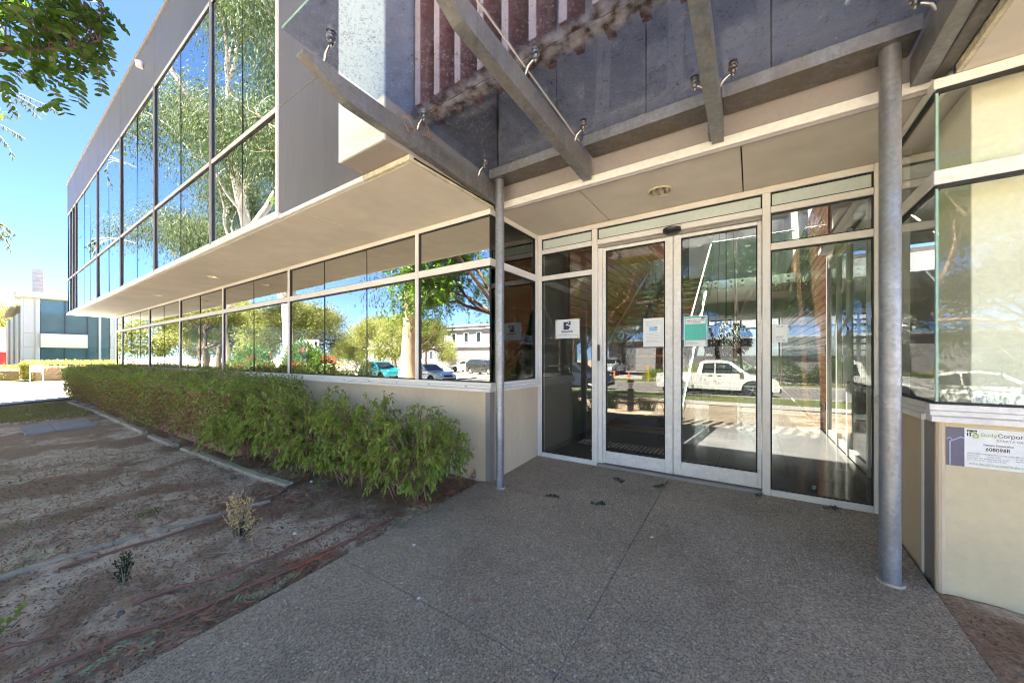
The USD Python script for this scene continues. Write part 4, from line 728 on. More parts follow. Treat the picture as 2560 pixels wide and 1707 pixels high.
part(bc, 'lettering_green', text_on('Body', 0.924, 0.738, 0.0175, yc, False, 0.0008, 0.050), 'ink_green'); part(bc, 'web_address', [text_on('www.BodyCorporateStrata.com.au', 0.886, 0.598, 0.0098, yc, False, 0.0008, 0.20)], 'ink_green')
part(bc, 'lettering', [text_on('Corporate', 0.976, 0.738, 0.0175, yc, False, 0.0008, 0.108), text_on('Owners Corporation', 0.932, 0.694, 0.0085, yc, False, 0.0008, 0.092), text_on('608098R', 0.938, 0.670, 0.0155, yc, True, 0.0008, 0.075)], 'ink_black')
part(bc, 'lettering_grey', [text_on('STRATA GROUP', 0.972, 0.717, 0.0105, yc, False, 0.0008, 0.11)], 'ink_grey')
adr = []
for c, lines in enumerate((('MELBOURNE (WEST)', 'PO Box 154', 'Keilor East VIC 3033', '(03) 9331 5022'), ('GEELONG & SURF COAST', 'PO Box 468', 'Geelong VIC 3220', '(03) 5221 3774'), ('MELBOURNE (EAST)', 'PO Box 7079', 'Hawthorn VIC 3122', '(03) 9819 0000'))):
    for q, t in enumerate(lines[:3] if c == 2 else lines): adr.append(text_on(t, (0.880, 0.945, 1.03)[c], 0.650 - 0.0105 * q, 0.0052, yc, False, 0.0006))
part(bc, 'small_print', adr, 'ink_grey')

# ================================================================ THE GARDEN
rng = np.random.default_rng(21)
# concrete edging along the hedge bed and a timber edging at right angles
ed = thing('concrete_edging', 'narrow grey concrete garden edging running along the front of the hedge', 'edging', (-9, 1.6, -0.12))
for a, b, y0, y1 in ((-3.70, -4.12, 1.70, 1.665), (-4.13, -6.5, 1.665, 1.615), (-6.75, -8.0, 1.60, 1.585), (-8.4, -12.2, 1.60, 1.61), (-12.25, -15.9, 1.61, 1.50)):
    v, f = cb(b, a, 0, 0.075, -0.12, 0.0, 0.008); k = (v[:, 0] - a) / (b - a); v[:, 1] += y0 + (y1 - y0) * k - 0.04; v[:, 2] += gz(v[:, 0], v[:, 1]) + 0.03 + 0.008 * math.sin(a * 5)
    v += (meshkit.noise(v * 9)[:, None] - 0.5) * 0.006; part(ed, 'kerb_length', (v, f), 'concrete_edge')
te = thing('timber_edging', 'weathered grey timber edging half buried in the soil beside the brown pipe', 'edging', (-3.7, 0.8, -0.17))
for (x0, y0), (x1, y1) in (((-3.83, -0.45), (-3.72, 0.55)), ((-3.72, 0.555), (-3.57, 1.12)), ((-3.568, 1.125), (-3.49, 1.44))):
    v, f = cb(-0.018, 0.018, 0, 1, -0.1, 0.0, 0.005); L = math.hypot(x1 - x0, y1 - y0); q = v.copy(); tx, ty = (x1 - x0) / L, (y1 - y0) / L
    q[:, 0] = x0 + v[:, 1] * (x1 - x0) + v[:, 0] * ty; q[:, 1] = y0 + v[:, 1] * (y1 - y0) - v[:, 0] * tx; q[:, 2] = v[:, 2] + gz(q[:, 0], q[:, 1]) + 0.018
    part(te, 'plank', (q, f), 'timber_grey')
def pipe(pts, r, label, buried=(0, 0)):
    P = np.array(pts, float); k = np.linspace(0, len(P) - 1, 40); P = np.stack([np.interp(k, range(len(P)), P[:, i]) for i in (0, 1)], 1)
    z = gz(P[:, 0], P[:, 1]) + r * 0.9 + 0.003 * np.sin(k * 5); z[:3] -= np.array([.012, .008, .003]) * buried[0]; z[-3:] -= np.array([.003, .008, .012]) * buried[1]
    t = thing('irrigation_pipe', label, 'pipe', (P[0, 0], P[0, 1], z[0])); P3 = np.column_stack([P, z])
    part(t, 'hose', tube(P3, r, 10), 'pipe_brown', smooth=60)
    for j in range(5, 38, 9): part(t, 'dripper', tube([P3[j] - (P3[j + 1] - P3[j]) * .15, P3[j] + (P3[j + 1] - P3[j]) * .15], r * 1.18, 10), 'pipe_brown')
pipe([(-3.60, 0.30), (-3.56, 0.47), (-3.52, 0.68), (-3.48, 0.9), (-3.50, 1.17), (-3.53, 1.33), (-3.57, 1.54), (-3.70, 1.74), (-3.79, 1.92)], 0.009, 'brown drip pipe lying along the timber edging', (1, 1))
pipe([(-2.72, 0.47), (-2.70, 0.6), (-2.65, 0.69), (-2.58, 0.82), (-2.56, 0.96), (-2.53, 1.1), (-2.535, 1.33), (-2.58, 1.69)], 0.0095, 'brown drip pipe in the middle of the bare soil with both ends buried', (1, 1))
pipe([(-2.50, -0.1), (-2.476, 0.11), (-2.484, 0.22), (-2.446, 0.32), (-2.44, 0.4), (-2.39, 0.54), (-2.35, 0.69), (-2.33, 0.88), (-2.285, 1.08), (-2.29, 1.29), (-2.272, 1.49), (-2.29, 1.80)], 0.0095, 'long brown drip pipe nearest the paved path', (0, 1))
pipe([(-2.86, 0.0), (-2.838, 0.07), (-2.787, 0.14), (-2.758, 0.22)], 0.009, 'short brown pipe end at the left foreground', (0, 1))
cl = thing('cover_slab', 'flat grey concrete service cover set in the sandy soil', 'cover', (-10.8, 0.9, -0.16))
for y0, y1 in ((0.50, 0.82), (0.826, 1.30)):
    v, f = cb(-11.55, -10.2, y0, y1, -0.06, 0.02, 0.006); v[:, 2] += gz(v[:, 0], v[:, 1]); part(cl, 'slab_half', (v, f), 'lid_concrete')

# shrubs: woody stems with twigs and drooping leaves
def shrub(name, label, c, R, z0, z1, seed, nst, leaf, leafL, leafW, per, cat='shrub', group=None, lean=(0, 0), droop=0.55, brown=0.03):
    r = np.random.default_rng(seed); cx, cy = c; b = float(gz(cx, cy)) - 0.02; t = thing(name, label, cat, (cx, cy, b)); tb, tp_, td = [], [], []
    zc, rz = (z0 + z1) / 2, (z1 - z0) / 2
    for k in range(nst):
        a = k * 2.39996 + r.uniform(-.3, .3); el = r.uniform(-0.55, 1.0); ce = math.sqrt(max(0, 1 - el * el))
        tip = np.array([cx + lean[0] + R[0] * ce * math.cos(a), cy + lean[1] + R[1] * ce * math.sin(a), b + zc + rz * el]) + r.normal(0, 0.03, 3)
        root = np.array([cx + r.normal(0, .09), cy + r.normal(0, .06), b - 0.02]); mid = (root + tip) / 2 + [r.normal(0, .04), r.normal(0, .04), 0.10 + 0.12 * ce]
        s = np.linspace(0, 1, 7)[:, None]; P = (1 - s) ** 2 * root + 2 * s * (1 - s) * mid + s * s * tip
        P[1:-1] += r.normal(0, .012, (5, 3)); tb.append(tube(P, np.linspace(.006, .002, 7), 5, False))
        for q in range(7):
            u = r.uniform(0.45, 1.0); i = min(int(u * 6), 5); p0 = P[i] + (P[i + 1] - P[i]) * (u * 6 - i)
            d = unit(unit(tip - np.array([cx, cy, b + zc])) * 0.7 + r.normal(0, .55, 3)); ln = r.uniform(.07, .2)
            Q = p0 + d * ln * np.linspace(0, 1, 4)[:, None] + np.array([0, 0, -0.25 * ln]) * (np.linspace(0, 1, 4)[:, None] ** 2); tb.append(tube(Q, [.0022, .0018, .0014, .001], 4, False))
            m = r.poisson(per); w = r.uniform(.15, 1.05, m)[:, None]; tp_.append(p0 + d * ln * w + np.array([0, 0, -0.25 * ln]) * w * w + r.normal(0, .006, (m, 3)))
            td.append(d * 0.55 + r.normal(0, .5, (m, 3)) + [0, 0, -droop * 0.6])
    part(t, 'stems', merge(tb), 'twig'); p, d = np.vstack(tp_), np.vstack(td); n = len(p)
    part(t, 'foliage', blades(p, d, r.uniform(leafL * .65, leafL * 1.2, n), r.uniform(leafW * .7, leafW * 1.15, n), r, curl=r.uniform(.1, .5, n), ts=(0, .3, .65, 1), ws=(.12, .95, .75, .04), fold=.12, face=[0, 0, 1]), leaf, kind='stuff')
    return t
SH = 'loose light green shrubs along the wall near the entrance'
for i, (x, y, rx, ry, z1, n, lab) in enumerate(((-2.56, 2.18, .52, .44, .80, 62, 'light green drooping shrub nearest the paved path, overhanging its edge'), (-3.25, 2.10, .50, .46, .84, 52, 'light green shrub second from the paved path, against the cream wall'),
        (-3.95, 2.08, .50, .46, .83, 52, 'light green shrub third from the paved path, behind the end of the concrete edging'), (-4.65, 2.06, .52, .48, .90, 56, 'light green shrub fourth from the path, full and rounded above the edging'), (-5.15, 1.95, .45, .42, .93, 46, 'light green shrub beside the start of the dark hedge'))):
    shrub('garden_shrub', lab, (x, y), (rx, ry), 0.14, z1, 40 + i, n, 'leaf_shrub', .050, .021, 13, group=SH)
# the long clipped hedge
def hedge(name, label, x0, x1, y0, y1, h, seed, nl, nt, leaf, twig, L, W, green=0.55, zfun=gz):
    r = np.random.default_rng(seed); t = thing(name, label, 'hedge', ((x0 + x1) / 2, (y0 + y1) / 2, float(zfun((x0 + x1) / 2, (y0 + y1) / 2))))
    def pts(n, top):
        x = x0 + (x1 - x0) * r.uniform(0, 1, n); u = r.uniform(0, 1, n); lump = np.abs(np.sin(x * 3.0 + .6 * np.sin(x * 1.1))); hh = h * (0.84 + 0.13 * lump + 0.2 * (meshkit.fbm(np.stack([x * 1.3, x * 0, x * 0], 1), 3, seed) - 0.5))
        ontop = r.uniform(0, 1, n) < top; y = np.where(ontop, y0 + (y1 - y0) * u, np.where(r.uniform(0, 1, n) < .72, y0 + .14 * (1 - lump), y1) + r.normal(0, .075, n)); z = np.where(ontop, hh + r.normal(0, .035, n), hh * r.uniform(0.06, 1, n) ** 0.75)
        y = y + np.where(ontop, 0, (meshkit.fbm(np.stack([x * 2, z * 2, x * 0], 1), 3, seed + 3) - .5) * .3)
        e = r.uniform(0, 1, n) < .035; x = np.where(e, np.where(r.uniform(0, 1, n) < .5, x0, x1) + r.normal(0, .06, n), x); y = np.where(e, r.uniform(y0, y1, n), y)
        return np.stack([x, y, zfun(x, y) + z], 1), z / h
    p, zr = pts(nl, 0.42); keep = r.uniform(0, 1, len(p)) < np.clip(green * 0.5 + zr * 1.0, 0, 1); p = p[keep]; n = len(p)
    part(t, 'foliage', blades(p, r.normal(0, .7, (n, 3)) + [0, -.35, -.15], r.uniform(L * .6, L * 1.2, n), r.uniform(W * .7, W * 1.2, n), r, ts=(0, .4, 1), ws=(.1, 1, .05), fold=.15), leaf, kind='stuff')
    p, zr = pts(int(nl * .7), 0.1); p = p[zr < .85] + [0, .01, 0]; n = len(p)
    part(t, 'dry_leaves', rhombs(p, r.normal(0, .7, (n, 3)), r.uniform(L * .5, L, n), W * .8, r), twig, kind='stuff')
    p, _ = pts(nt, 0.15); tb = []
    d = unit(r.normal(0, .6, (nt, 3)) + [0, 0, .5]); ln = r.uniform(.1, .35, nt)
    part(t, 'twigs', blades(p + [0, .06, 0], d, ln, .006, r, ts=(0, .5, 1), ws=(1, .8, .5)), 'twig', kind='stuff')
    part(t, 'core', cb(x0 + .1, x1 - .1, y0 + .16, y1 - .12, float(zfun(x0, y0)) - .05, float(zfun(x0, y0)) + h * .74, .1), 'twig')
hedge('clipped_hedge', 'long dark green clipped hedge with bare brown sides below the mirrored windows', -18.3, -5.2, 1.62, 2.58, 0.96, 5, 34000, 5000, 'leaf_hedge', 'leaf_brown', .062, .022)

# small plants
def spray_plant(name, label, x, y, seed, stems, leaf_spec, h, spread, leafL, leafW, per):
    r = np.random.default_rng(seed); b = float(gz(x, y)) - .015; t = thing(name, label, 'plant', (x, y, b)); tb, groups = [], {}
    for k in range(stems):
        a = r.uniform(0, 6.28); s = spread * r.uniform(.15, 1); hh = h * (r.uniform(.55, 1.0) if k % 3 else 1.0) * (1 - .45 * (s / spread) ** 2)
        P = np.array([[x, y, b], [x + .45 * s * math.cos(a), y + .45 * s * math.sin(a), b + hh * .55], [x + s * math.cos(a), y + s * math.sin(a), b + hh]]); u = np.linspace(0, 1, 6)[:, None]
        P = (1 - u) ** 2 * P[0] + 2 * u * (1 - u) * P[1] + u * u * P[2]; tb.append(tube(P, np.linspace(.004, .0012, 6), 5, False))
        m = per; w = r.uniform(.15, 1, m); i = np.minimum((w * 5).astype(int), 4); q = P[i] + (P[i + 1] - P[i]) * (w * 5 - i)[:, None]
        d = r.normal(0, .55, (m, 3)) + [0, 0, .75]
        for mat, sel in leaf_spec(q, r, b, k): groups.setdefault(mat, []).append((q[sel], d[sel]))
    part(t, 'stems', merge(tb), 'twig_pale')
    for mat, L in groups.items():
        p, d = np.vstack([l[0] for l in L]), np.vstack([l[1] for l in L]); n = len(p)
        if n: part(t, 'foliage', blades(p, d, r.uniform(leafL * .6, leafL * 1.2, n), r.uniform(leafW * .8, leafW * 1.1, n), r, ts=(0, .35, .75, 1), ws=(.15, 1, .7, .05), fold=.1), mat, kind='stuff')
    return t
def varieg(q, r, b, k):
    z = (q[:, 2] - b) + r.normal(0, .03, len(q)); cream = (z > .13) | (q[:, 0] > -2.95); return (('leaf_cream', cream), ('leaf_box', ~cream))
spray_plant('variegated_bush', 'small bush with dead cream coloured leaves and dark green leaves low down', -2.99, 1.04, 61, 34, varieg, .36, .13, .026, .010, 26)
spray_plant('low_plant', 'small dark green seedling shrub standing in pale sand', -3.04, 0.49, 62, 16, lambda q, r, b, k: (('leaf_box', np.ones(len(q), bool)),), .19, .06, .022, .010, 22)
def weed(q, r, b, k): return (('leaf_shrub', np.ones(len(q), bool)),)
spray_plant('weed', 'bright green weed with paired leaves at the left edge of the garden', -3.0, 0.06, 63, 9, weed, .14, .16, .034, .020, 9)
def tuft(x, y, seed, n, h, label, m='grass_blade'):
    r = np.random.default_rng(seed); p = np.stack([x + r.normal(0, .05, n), y + r.normal(0, .05, n)], 1); p = np.column_stack([p, gz(p[:, 0], p[:, 1]) - .015])
    a = unit(np.stack([p[:, 0] - x, p[:, 1] - y, np.full(n, .06)], 1) + r.normal(0, .3, (n, 3)) + [0, 0, .4])
    t = thing('grass_tuft', label, 'grass tuft', (x, y, float(gz(x, y))), kind=None)
    part(t, 'grass_blades', blades(p, a, r.uniform(h * .5, h, n), .004, r, curl=r.uniform(.1, .6, n), ts=(0, .5, 1), ws=(1, .7, .1)), m, kind='stuff')
for i, (x, y, n, h, lab, m) in enumerate(((-4.20, .83, 110, .09, 'bright green grass tuft in front of the pale sand patch', 'grass_blade'), (-4.85, .18, 60, .08, 'sparse grass tuft by the left edge above the weed', 'grass_dry'), (-4.22, .19, 34, .06, 'tiny grass tuft beside the timber edging', 'grass_blade'), (-4.7, .43, 60, .07, 'thin dry grass tuft in the middle of the brown soil', 'grass_dry'), (-3.85, .08, 130, .10, 'straggly grass tuft at the left edge against the timber edging', 'grass_dry'), (-6.2, 1.1, 50, .06, 'low grass tuft far back near the concrete edging', 'grass_blade'), (-5.6, .75, 40, .06, 'faint grass tuft in the brown leaf litter', 'grass_dry'))):
    tuft(x, y, 70 + i, n, h, lab, m)
n = 9000; p = np.stack([rng.uniform(-16.6, -12.2, n), rng.uniform(-.5, 1.55, n)], 1); k = meshkit.fbm(np.column_stack([p * .9, p[:, :1] * 0]), 3, 8) > .47; p = p[k]; p = np.column_stack([p, gz(p[:, 0], p[:, 1]) - .02]); n = len(p)
tag(part(None, 'patchy_grass', blades(p, rng.normal(0, .4, (n, 3)) + [0, 0, .8], rng.uniform(.04, .09, n), .012, rng, ts=(0, .5, 1), ws=(1, .7, .1)), 'grass_dry'), 'patchy short grass at the far end of the garden', 'grass', kind='stuff')

# fallen leaves, twigs and chips over the soil
def scatter_litter():
    r = np.random.default_rng(33); P = []
    def box_(n, x0, x1, y0, y1): P.append(np.stack([r.uniform(x0, x1, n), r.uniform(y0, y1, n)], 1))
    box_(1900, -7, -2.2, -.4, 2.6); box_(190, -2.46, -2.17, .0, 2.6); box_(1500, -6.5, -2.2, 1.72, 2.6); box_(500, -3.9, -3.1, 1.1, 1.75); box_(650, -5, -3.75, .3, 1.6); box_(1500, -14, -5, .2, 2.2); box_(260, .80, 1.6, 1.2, 2.6); box_(70, -2.40, -2.17, .0, 1.2); box_(420, -3.2, -2.17, 2.0, 2.65)
    p = np.vstack(P); n = len(p); z = gz(p[:, 0], p[:, 1]) - .004 + r.uniform(0, .012, n); a = r.uniform(0, 6.28, n)
    d = np.stack([np.cos(a), np.sin(a), r.normal(.08, .2, n)], 1)
    m1 = blades(np.column_stack([p, z]), d, r.uniform(.035, .095, n), r.uniform(.007, .015, n), r, curl=r.normal(0, .10, n), side_curl=r.normal(0, .16, n), ts=(0, .25, .5, .75, 1), ws=(.1, .8, 1, .7, .05), fold=.25, face=[0, 0, 1])
    tag(part(None, 'leaf_litter', m1, 'leaf_litter'), 'curled red brown gum leaves littering the garden soil', 'leaf litter', kind='stuff')
    n = 2600; p = np.stack([-2.2 - 5 * r.uniform(0, 1, n) ** 1.3, r.uniform(-.4, 2.6, n)], 1); d = unit(r.normal(0, 1, (n, 3)) * [1, 1, .35])
    tag(part(None, 'bark_chips', blades(np.column_stack([p, gz(p[:, 0], p[:, 1]) - .004 + r.uniform(0, .01, n)]), d, r.uniform(.015, .05, n), r.uniform(.006, .016, n), r, ts=(0, .3, .7, 1), ws=(.6, 1, .8, .4), fold=.3, face=[0, 0, 1]), 'chips'), 'loose bark chips scattered over the garden soil', 'bark chips', kind='stuff')
    n = 5200; p = np.stack([r.uniform(-9, -2.18, n), r.uniform(-.4, 2.6, n)], 1); p[:300] = np.stack([r.uniform(.8, 1.6, 300), r.uniform(1.2, 2.5, 300)], 1)
    a = r.uniform(0, 6.28, n); d = np.stack([np.cos(a), np.sin(a), r.normal(0, .05, n)], 1)
    tag(part(None, 'fallen_twigs', blades(np.column_stack([p, gz(p[:, 0], p[:, 1]) - .006 + r.uniform(0, .01, n)]), d, r.uniform(.02, .13, n) ** 1.0, r.uniform(.0012, .0035, n), r, side_curl=r.normal(0, .06, n), ts=(0, .5, 1), ws=(1, 1, .6), face=[0, 0, 1]), 'leaf_litter'), 'thin dry twigs and stalks strewn over the soil', 'twigs', kind='stuff')
    n = 30000; p = np.stack([-2.17 - 6 * r.uniform(0, 1, n) ** 1.6, r.uniform(-.45, 2.65, n)], 1); p[:900] = np.stack([r.uniform(.8, 1.6, 900), r.uniform(1.2, 2.6, 900)], 1); d = unit(r.normal(0, 1, (n, 3)) * [1, 1, .4])
    tag(part(None, 'soil_crumbs', rhombs(np.column_stack([p, gz(p[:, 0], p[:, 1]) - .009 + r.uniform(0, .006, n)]), d, r.uniform(.004, .022, n), r.uniform(.003, .010, n), r, .4), 'chips'), 'crumbs of bark and grit on the garden soil', 'grit', kind='stuff')
scatter_litter()
def leaf_sprig(x, y, seed, label, n=16, onpave=False, m='leaf_greygreen', spread=.07):
    r = np.random.default_rng(seed); a = r.uniform(0, 6.28); s = np.linspace(-1, 1, n // 2); c, q = math.cos(a), math.sin(a)
    p = np.concatenate([np.stack([x + s * spread * c, y + s * spread * q], 1)] * 2); side = np.repeat([1, -1], n // 2)
    d = np.stack([c * .5 - q * side, q * .5 + c * side, r.normal(.15, .15, n)], 1); p = np.column_stack([p, gz(p[:, 0], p[:, 1]) + (.004 if onpave else .006)])
    t = thing('leaf_sprig', label, 'leaves', (x, y, float(gz(x, y))))
    part(t, 'stalk', tube(np.column_stack([x + s * spread * c, y + s * spread * q, gz(x + s * spread * c, y + s * spread * q) + .005]), .0014, 5), 'twig_pale')
    for k in range(n): part(t, 'leaf', blades(p[k:k + 1], d[k:k + 1], [r.uniform(.024, .04)], [r.uniform(.012, .018)], r, curl=[r.uniform(-.2, .2)], ts=(0, .35, .7, 1), ws=(.15, 1, .8, .1), fold=.2, face=[0, 0, 1]), m)
for i, (x, y, lab, op) in enumerate(((-2.34, .33, 'grey green leaf spray at the bottom left beside the long pipe', 0), (-2.30, .45, 'grey green wilted spray just past the lowest pipe joint', 0), (-2.225, .83, 'grey green fallen spray touching the path edge by the joint', 0), (-2.205, .98, 'grey green fallen spray on the path edge above the joint', 0), (-2.41, .82, 'grey green spray lying left of the long pipe', 0), (-3.94, .22, 'grey green spray lying across the soil left of the timber edging', 0), (-2.17, 1.76, 'grey green spray under the tip of the nearest shrub', 0), (-2.16, 1.98, 'grey green spray at the path edge beside the shrub', 0), (-2.30, .15, 'large grey green spray cut by the bottom edge', 0),
        (-1.40, 2.73, 'curled green sprig on the paving in front of the left sidelight', 1), (-1.04, 3.34, 'small green sprig on the paving by the left door', 1), (-.68, 3.37, 'little green sprig on the paving before the sliding doors', 1), (.49, 3.56, 'fern like sprig lying against the right sidelight', 1), (-1.03, 2.78, 'round green sprig on the paving right of centre joint', 1), (.05, 3.585, 'green sprig caught under the right sliding door', 1))):
    leaf_sprig(x, y, 100 + i, lab, 14 if op else 18, bool(op), 'leaf_box' if op else 'leaf_greygreen', .05 if op else .075)
for i, (x, y, lab) in enumerate(((-1.14, 1.464, 'single red gum leaf on the left paving slab'), (-.26, 2.325, 'single orange brown leaf on the paving in front of the right door'), (.213, 2.60, 'brown curved leaf on the paving left of the large column'), (-1.30, 2.60, 'pale curled leaf on the paving below the left sidelight'), (-.278, 1.498, 'red leaf at the bottom edge of the paving'), (-1.72, 3.02, 'red leaf against the left plinth'), (-1.55, 3.2, 'brown leaf near the left frame post'), (-.85, 3.05, 'thin brown leaf before the meeting of the doors'), (.58, 3.1, 'orange leaf behind the large column'), (-1.86, 2.98, 'red leaf beside the small column foot'))):
    r = np.random.default_rng(200 + i); a = r.uniform(0, 6.28); t = thing('fallen_leaf', lab, 'leaf', (x, y, float(gz(x, y))))
    part(t, 'leaf', blades([[x, y, float(gz(x, y)) + .004]], [[math.cos(a), math.sin(a), .05]], [.085], [.014], r, curl=[.1], side_curl=[.18], ts=(0, .2, .4, .6, .8, 1), ws=(.1, .7, 1, .95, .6, .05), fold=.25, face=[0, 0, 1]), 'leaf_litter')
for i, (x, y, lab) in enumerate(((-1.62, 1.33, 'white paper scrap on the paving near the slab joint'), (-1.85, 1.62, 'white chip on the left edge of the paving'), (-1.45, 1.29, 'white chip lying in the slab joint'), (-.55, 2.5, 'tiny white chip on the middle of the paving'))):
    r = np.random.default_rng(300 + i); v = r.normal(0, .009, (9, 3)) * [1, 1, .15] + [x, y, float(gz(x, y)) + .003]; h = trimesh.convex.convex_hull(v); solo('paper_scrap', h, 'paper_scrap', lab, 'scrap')
for i, (x, y, s, m, lab) in enumerate(((-2.72, 1.28, .016, 'paper_scrap', 'white pebble on the soil right of the variegated bush'), (-2.68, .42, .02, 'stone_dark', 'dark stone on the pale sand left of the pipe'), (-3.62, 1.86, .018, 'paper_scrap', 'white pebble by the end of the concrete edging'), (-4.48, 1.50, .03, 'stone_dark', 'small grey stone against the concrete edging'))):
    r = np.random.default_rng(320 + i); v = unit(r.normal(size=(24, 3))) * s * [1.2, .9, .7] + [x, y, float(gz(x, y)) + s * .2]; solo('stone', trimesh.convex.convex_hull(v), m, lab, 'stone')
r = np.random.default_rng(340)
solo('orange_tape', merge([tube(np.array([[-2.235 + r.normal(0, .02), 1.12 + .05 * k + r.normal(0, .02), float(gz(-2.2, 1.15)) + .012] for _ in range(1)] * 1 + [[-2.235 + r.normal(0, .03), 1.12 + .05 * k + r.normal(0, .05), float(gz(-2.2, 1.15)) + .014 + r.uniform(0, .01)] for _ in range(4)]), .0022, 4) for k in range(4)]), 'tape_orange', 'tangle of orange string on the soil beside the path edge', 'string')
st = thing('stick', 'bare forked stick lying in front of the variegated bush', 'stick', (-2.95, .95, -.15))
part(st, 'branch', [tube([[-3.0, 1.02, float(gz(-3, 1)) + .03], [-2.95, .95, float(gz(-3, .95)) + .008], [-2.90, .86, float(gz(-2.9, .9)) + .006]], .004, 6), tube([[-2.98, .84, float(gz(-2.9, .85)) + .005], [-2.86, .93, float(gz(-2.86, .93)) + .006], [-2.74, 1.06, float(gz(-2.74, 1.06)) + .004]], .003, 6)], 'twig_pale', smooth=50)
tap = thing('garden_tap', 'small metal tap low on the cream wall behind the nearest shrub', 'tap', (-2.22, 2.69, .0))
part(tap, 'pipe', tube([[-2.235, 2.70, -.08], [-2.235, 2.70, .04]], .008, 8), 'steel'); part(tap, 'body', lathe([(0, -.02), (.018, -.015), (.022, .0), (.018, .015), (0, .02)], (-2.235, 2.685, -.01), 12, 'y'), 'steel', smooth=50)

# ================================================================ TREES
def grow(r, p, d, L, rad, depth, T, tips, spread, up, kids=(2, 4), shrink=.72, wob=.10):
    n = 6; P = [np.array(p, float)]; dd = unit(np.array(d, float))
    for i in range(n): dd = unit(dd + r.normal(0, wob, 3) + [0, 0, up]); P.append(P[-1] + dd * L / n)
    P = np.array(P); T.append(tube(P, np.linspace(rad, rad * .62, n + 1), 7 if rad > .05 else 5, False))
    if depth <= 1: tips.append((P[-1], dd, P))
    if depth == 0: return
    k = r.integers(kids[0], kids[1]); a0 = r.uniform(0, 6.28)
    for i in range(k):
        a = a0 + 6.283 * i / k + r.normal(0, .3); u = unit(np.cross(dd, [0.3, .2, 1])); w = np.cross(dd, u); s = spread * r.uniform(.6, 1.25)
        at = P[-1] if i < 2 else P[r.integers(3, n + 1)]
        grow(r, at, dd * math.cos(s) + (u * math.cos(a) + w * math.sin(a)) * math.sin(s), L * shrink * r.uniform(.8, 1.15), rad * .6, depth - 1, T, tips, spread, up, kids, shrink, wob)
def tree(name, label, base, trunk, seed, bark, leaf, depth, L0, spread, up, per, rc, leafL, leafW, hang, group=None, kids=(2, 4), limbs=None, y_leaf_max=None, wob=.10):
    """trunk: (points, radii); limbs: explicit (start, direction, length, radius)"""
    r = np.random.default_rng(seed); t = thing(name, label, 'tree', base, group=group); T, tips = [], []
    part(t, 'trunk', tube(trunk[0], trunk[1], 14), bark, smooth=60)
    if limbs is None: limbs = [(trunk[0][-1], unit(np.array(trunk[0][-1]) - np.array(trunk[0][-2])) + r.normal(0, .45, 3), L0, trunk[1][-1] * .8) for _ in range(3)]
    for q in limbs: grow(r, q[0], q[1], q[2], q[3], q[4] if len(q) > 4 else depth, T, tips, spread, up, kids, wob=wob)
    part(t, 'branches', merge(T), bark, smooth=60)
    pp, dd = [], []
    for p, d, P in tips:
        m = r.poisson(per); c = P[r.integers(2, len(P), m)]; off = r.normal(0, rc, (m, 3)) * [1, 1, .7]; off[:, 2] -= hang * r.uniform(0, rc * 1.8, m)
        pp.append(c + off); dd.append(unit(off) * .5 + r.normal(0, .45, (m, 3)) + [0, 0, -hang])
    p, d = np.vstack(pp), np.vstack(dd)
    if y_leaf_max is not None: k = p[:, 1] < y_leaf_max; p, d = p[k], d[k]
    n = len(p); part(t, 'crown', rhombs(p, d, r.uniform(leafL * .65, leafL * 1.2, n), r.uniform(leafW * .7, leafW * 1.15, n), r, .15), leaf, kind='stuff')
    return t
def tr(base, pts, r0, r1): P = np.array(base) + np.array(pts, float); return P, np.linspace(r0, r1, len(P))
g = lambda x, y: float(gz(x, y)) - .05
b1 = (-10.2, -3.2, g(-10.2, -3.2))
tree('gum_tree', 'tall gum tree with peeling orange bark between the two parked cars in the window reflection', b1, tr(b1, [(0, 0, 0), (.03, 0, .4), (-.05, .02, 1.5), (.06, 0, 3), (.1, .05, 4.6), (.05, .1, 6.5)], .30, .17), 11, 'bark_gum', 'leaf_gum', 4, 2.4, .55, .02, 120, .42, .20, .036, .9,
     limbs=[((-10.15, -3.15, 6.2), (.3, .2, 1), 2.2, .14), ((-10.1, -3.15, 4.2), (-.6, -.5, .8), 2.0, .10), ((-10.1, -3.15, 4.4), (.7, -.3, .6), 2.2, .09), ((-10.15, -3.1, 5.4), (-.5, .3, 1), 2.0, .1), ((-10.12, -3.2, 2.6), (-.95, -.5, .35), 1.5, .04, 2)])
b2 = (-23.5, -5.2, g(-23.5, -5.2))
q2 = lambda *l: [((b2[0] + a[0] * 1.3, b2[1] + a[1] * 1.3, b2[2] + a[2] * 1.3), d, L * 1.3, r_ * 1.3) + tuple(e) for a, d, L, r_, *e in l]
GT = tree('gum_tree', 'very large white limbed gum tree filling the nearest upper windows in reflection', b2, tr(b2, [(0, 0, 0), (.13, 0, 2), (.2, .13, 4.2), (0, .2, 6.5), (.13, .26, 8.6)], .46, .32), 12, 'bark_pale', 'leaf_gum', 4, 3.2, .50, .03, 400, .80, .22, .045, 1.0, y_leaf_max=.15,
     limbs=q2(((.1, .2, 6.4), (.35, .2, 1), 3.2, .2), ((.05, .2, 6.2), (-.6, -.1, 1), 3.4, .19), ((.05, .15, 5.2), (.55, -.5, .9), 2.8, .13), ((0, .15, 4.2), (-.7, .2, .7), 2.4, .10), ((.1, .2, 6.5), (0, -.6, 1.1), 3.2, .16), ((.1, .15, 5.6), (.85, .4, .45), 2.3, .09)))
r = np.random.default_rng(77); tw, lp, ld = [], [], []
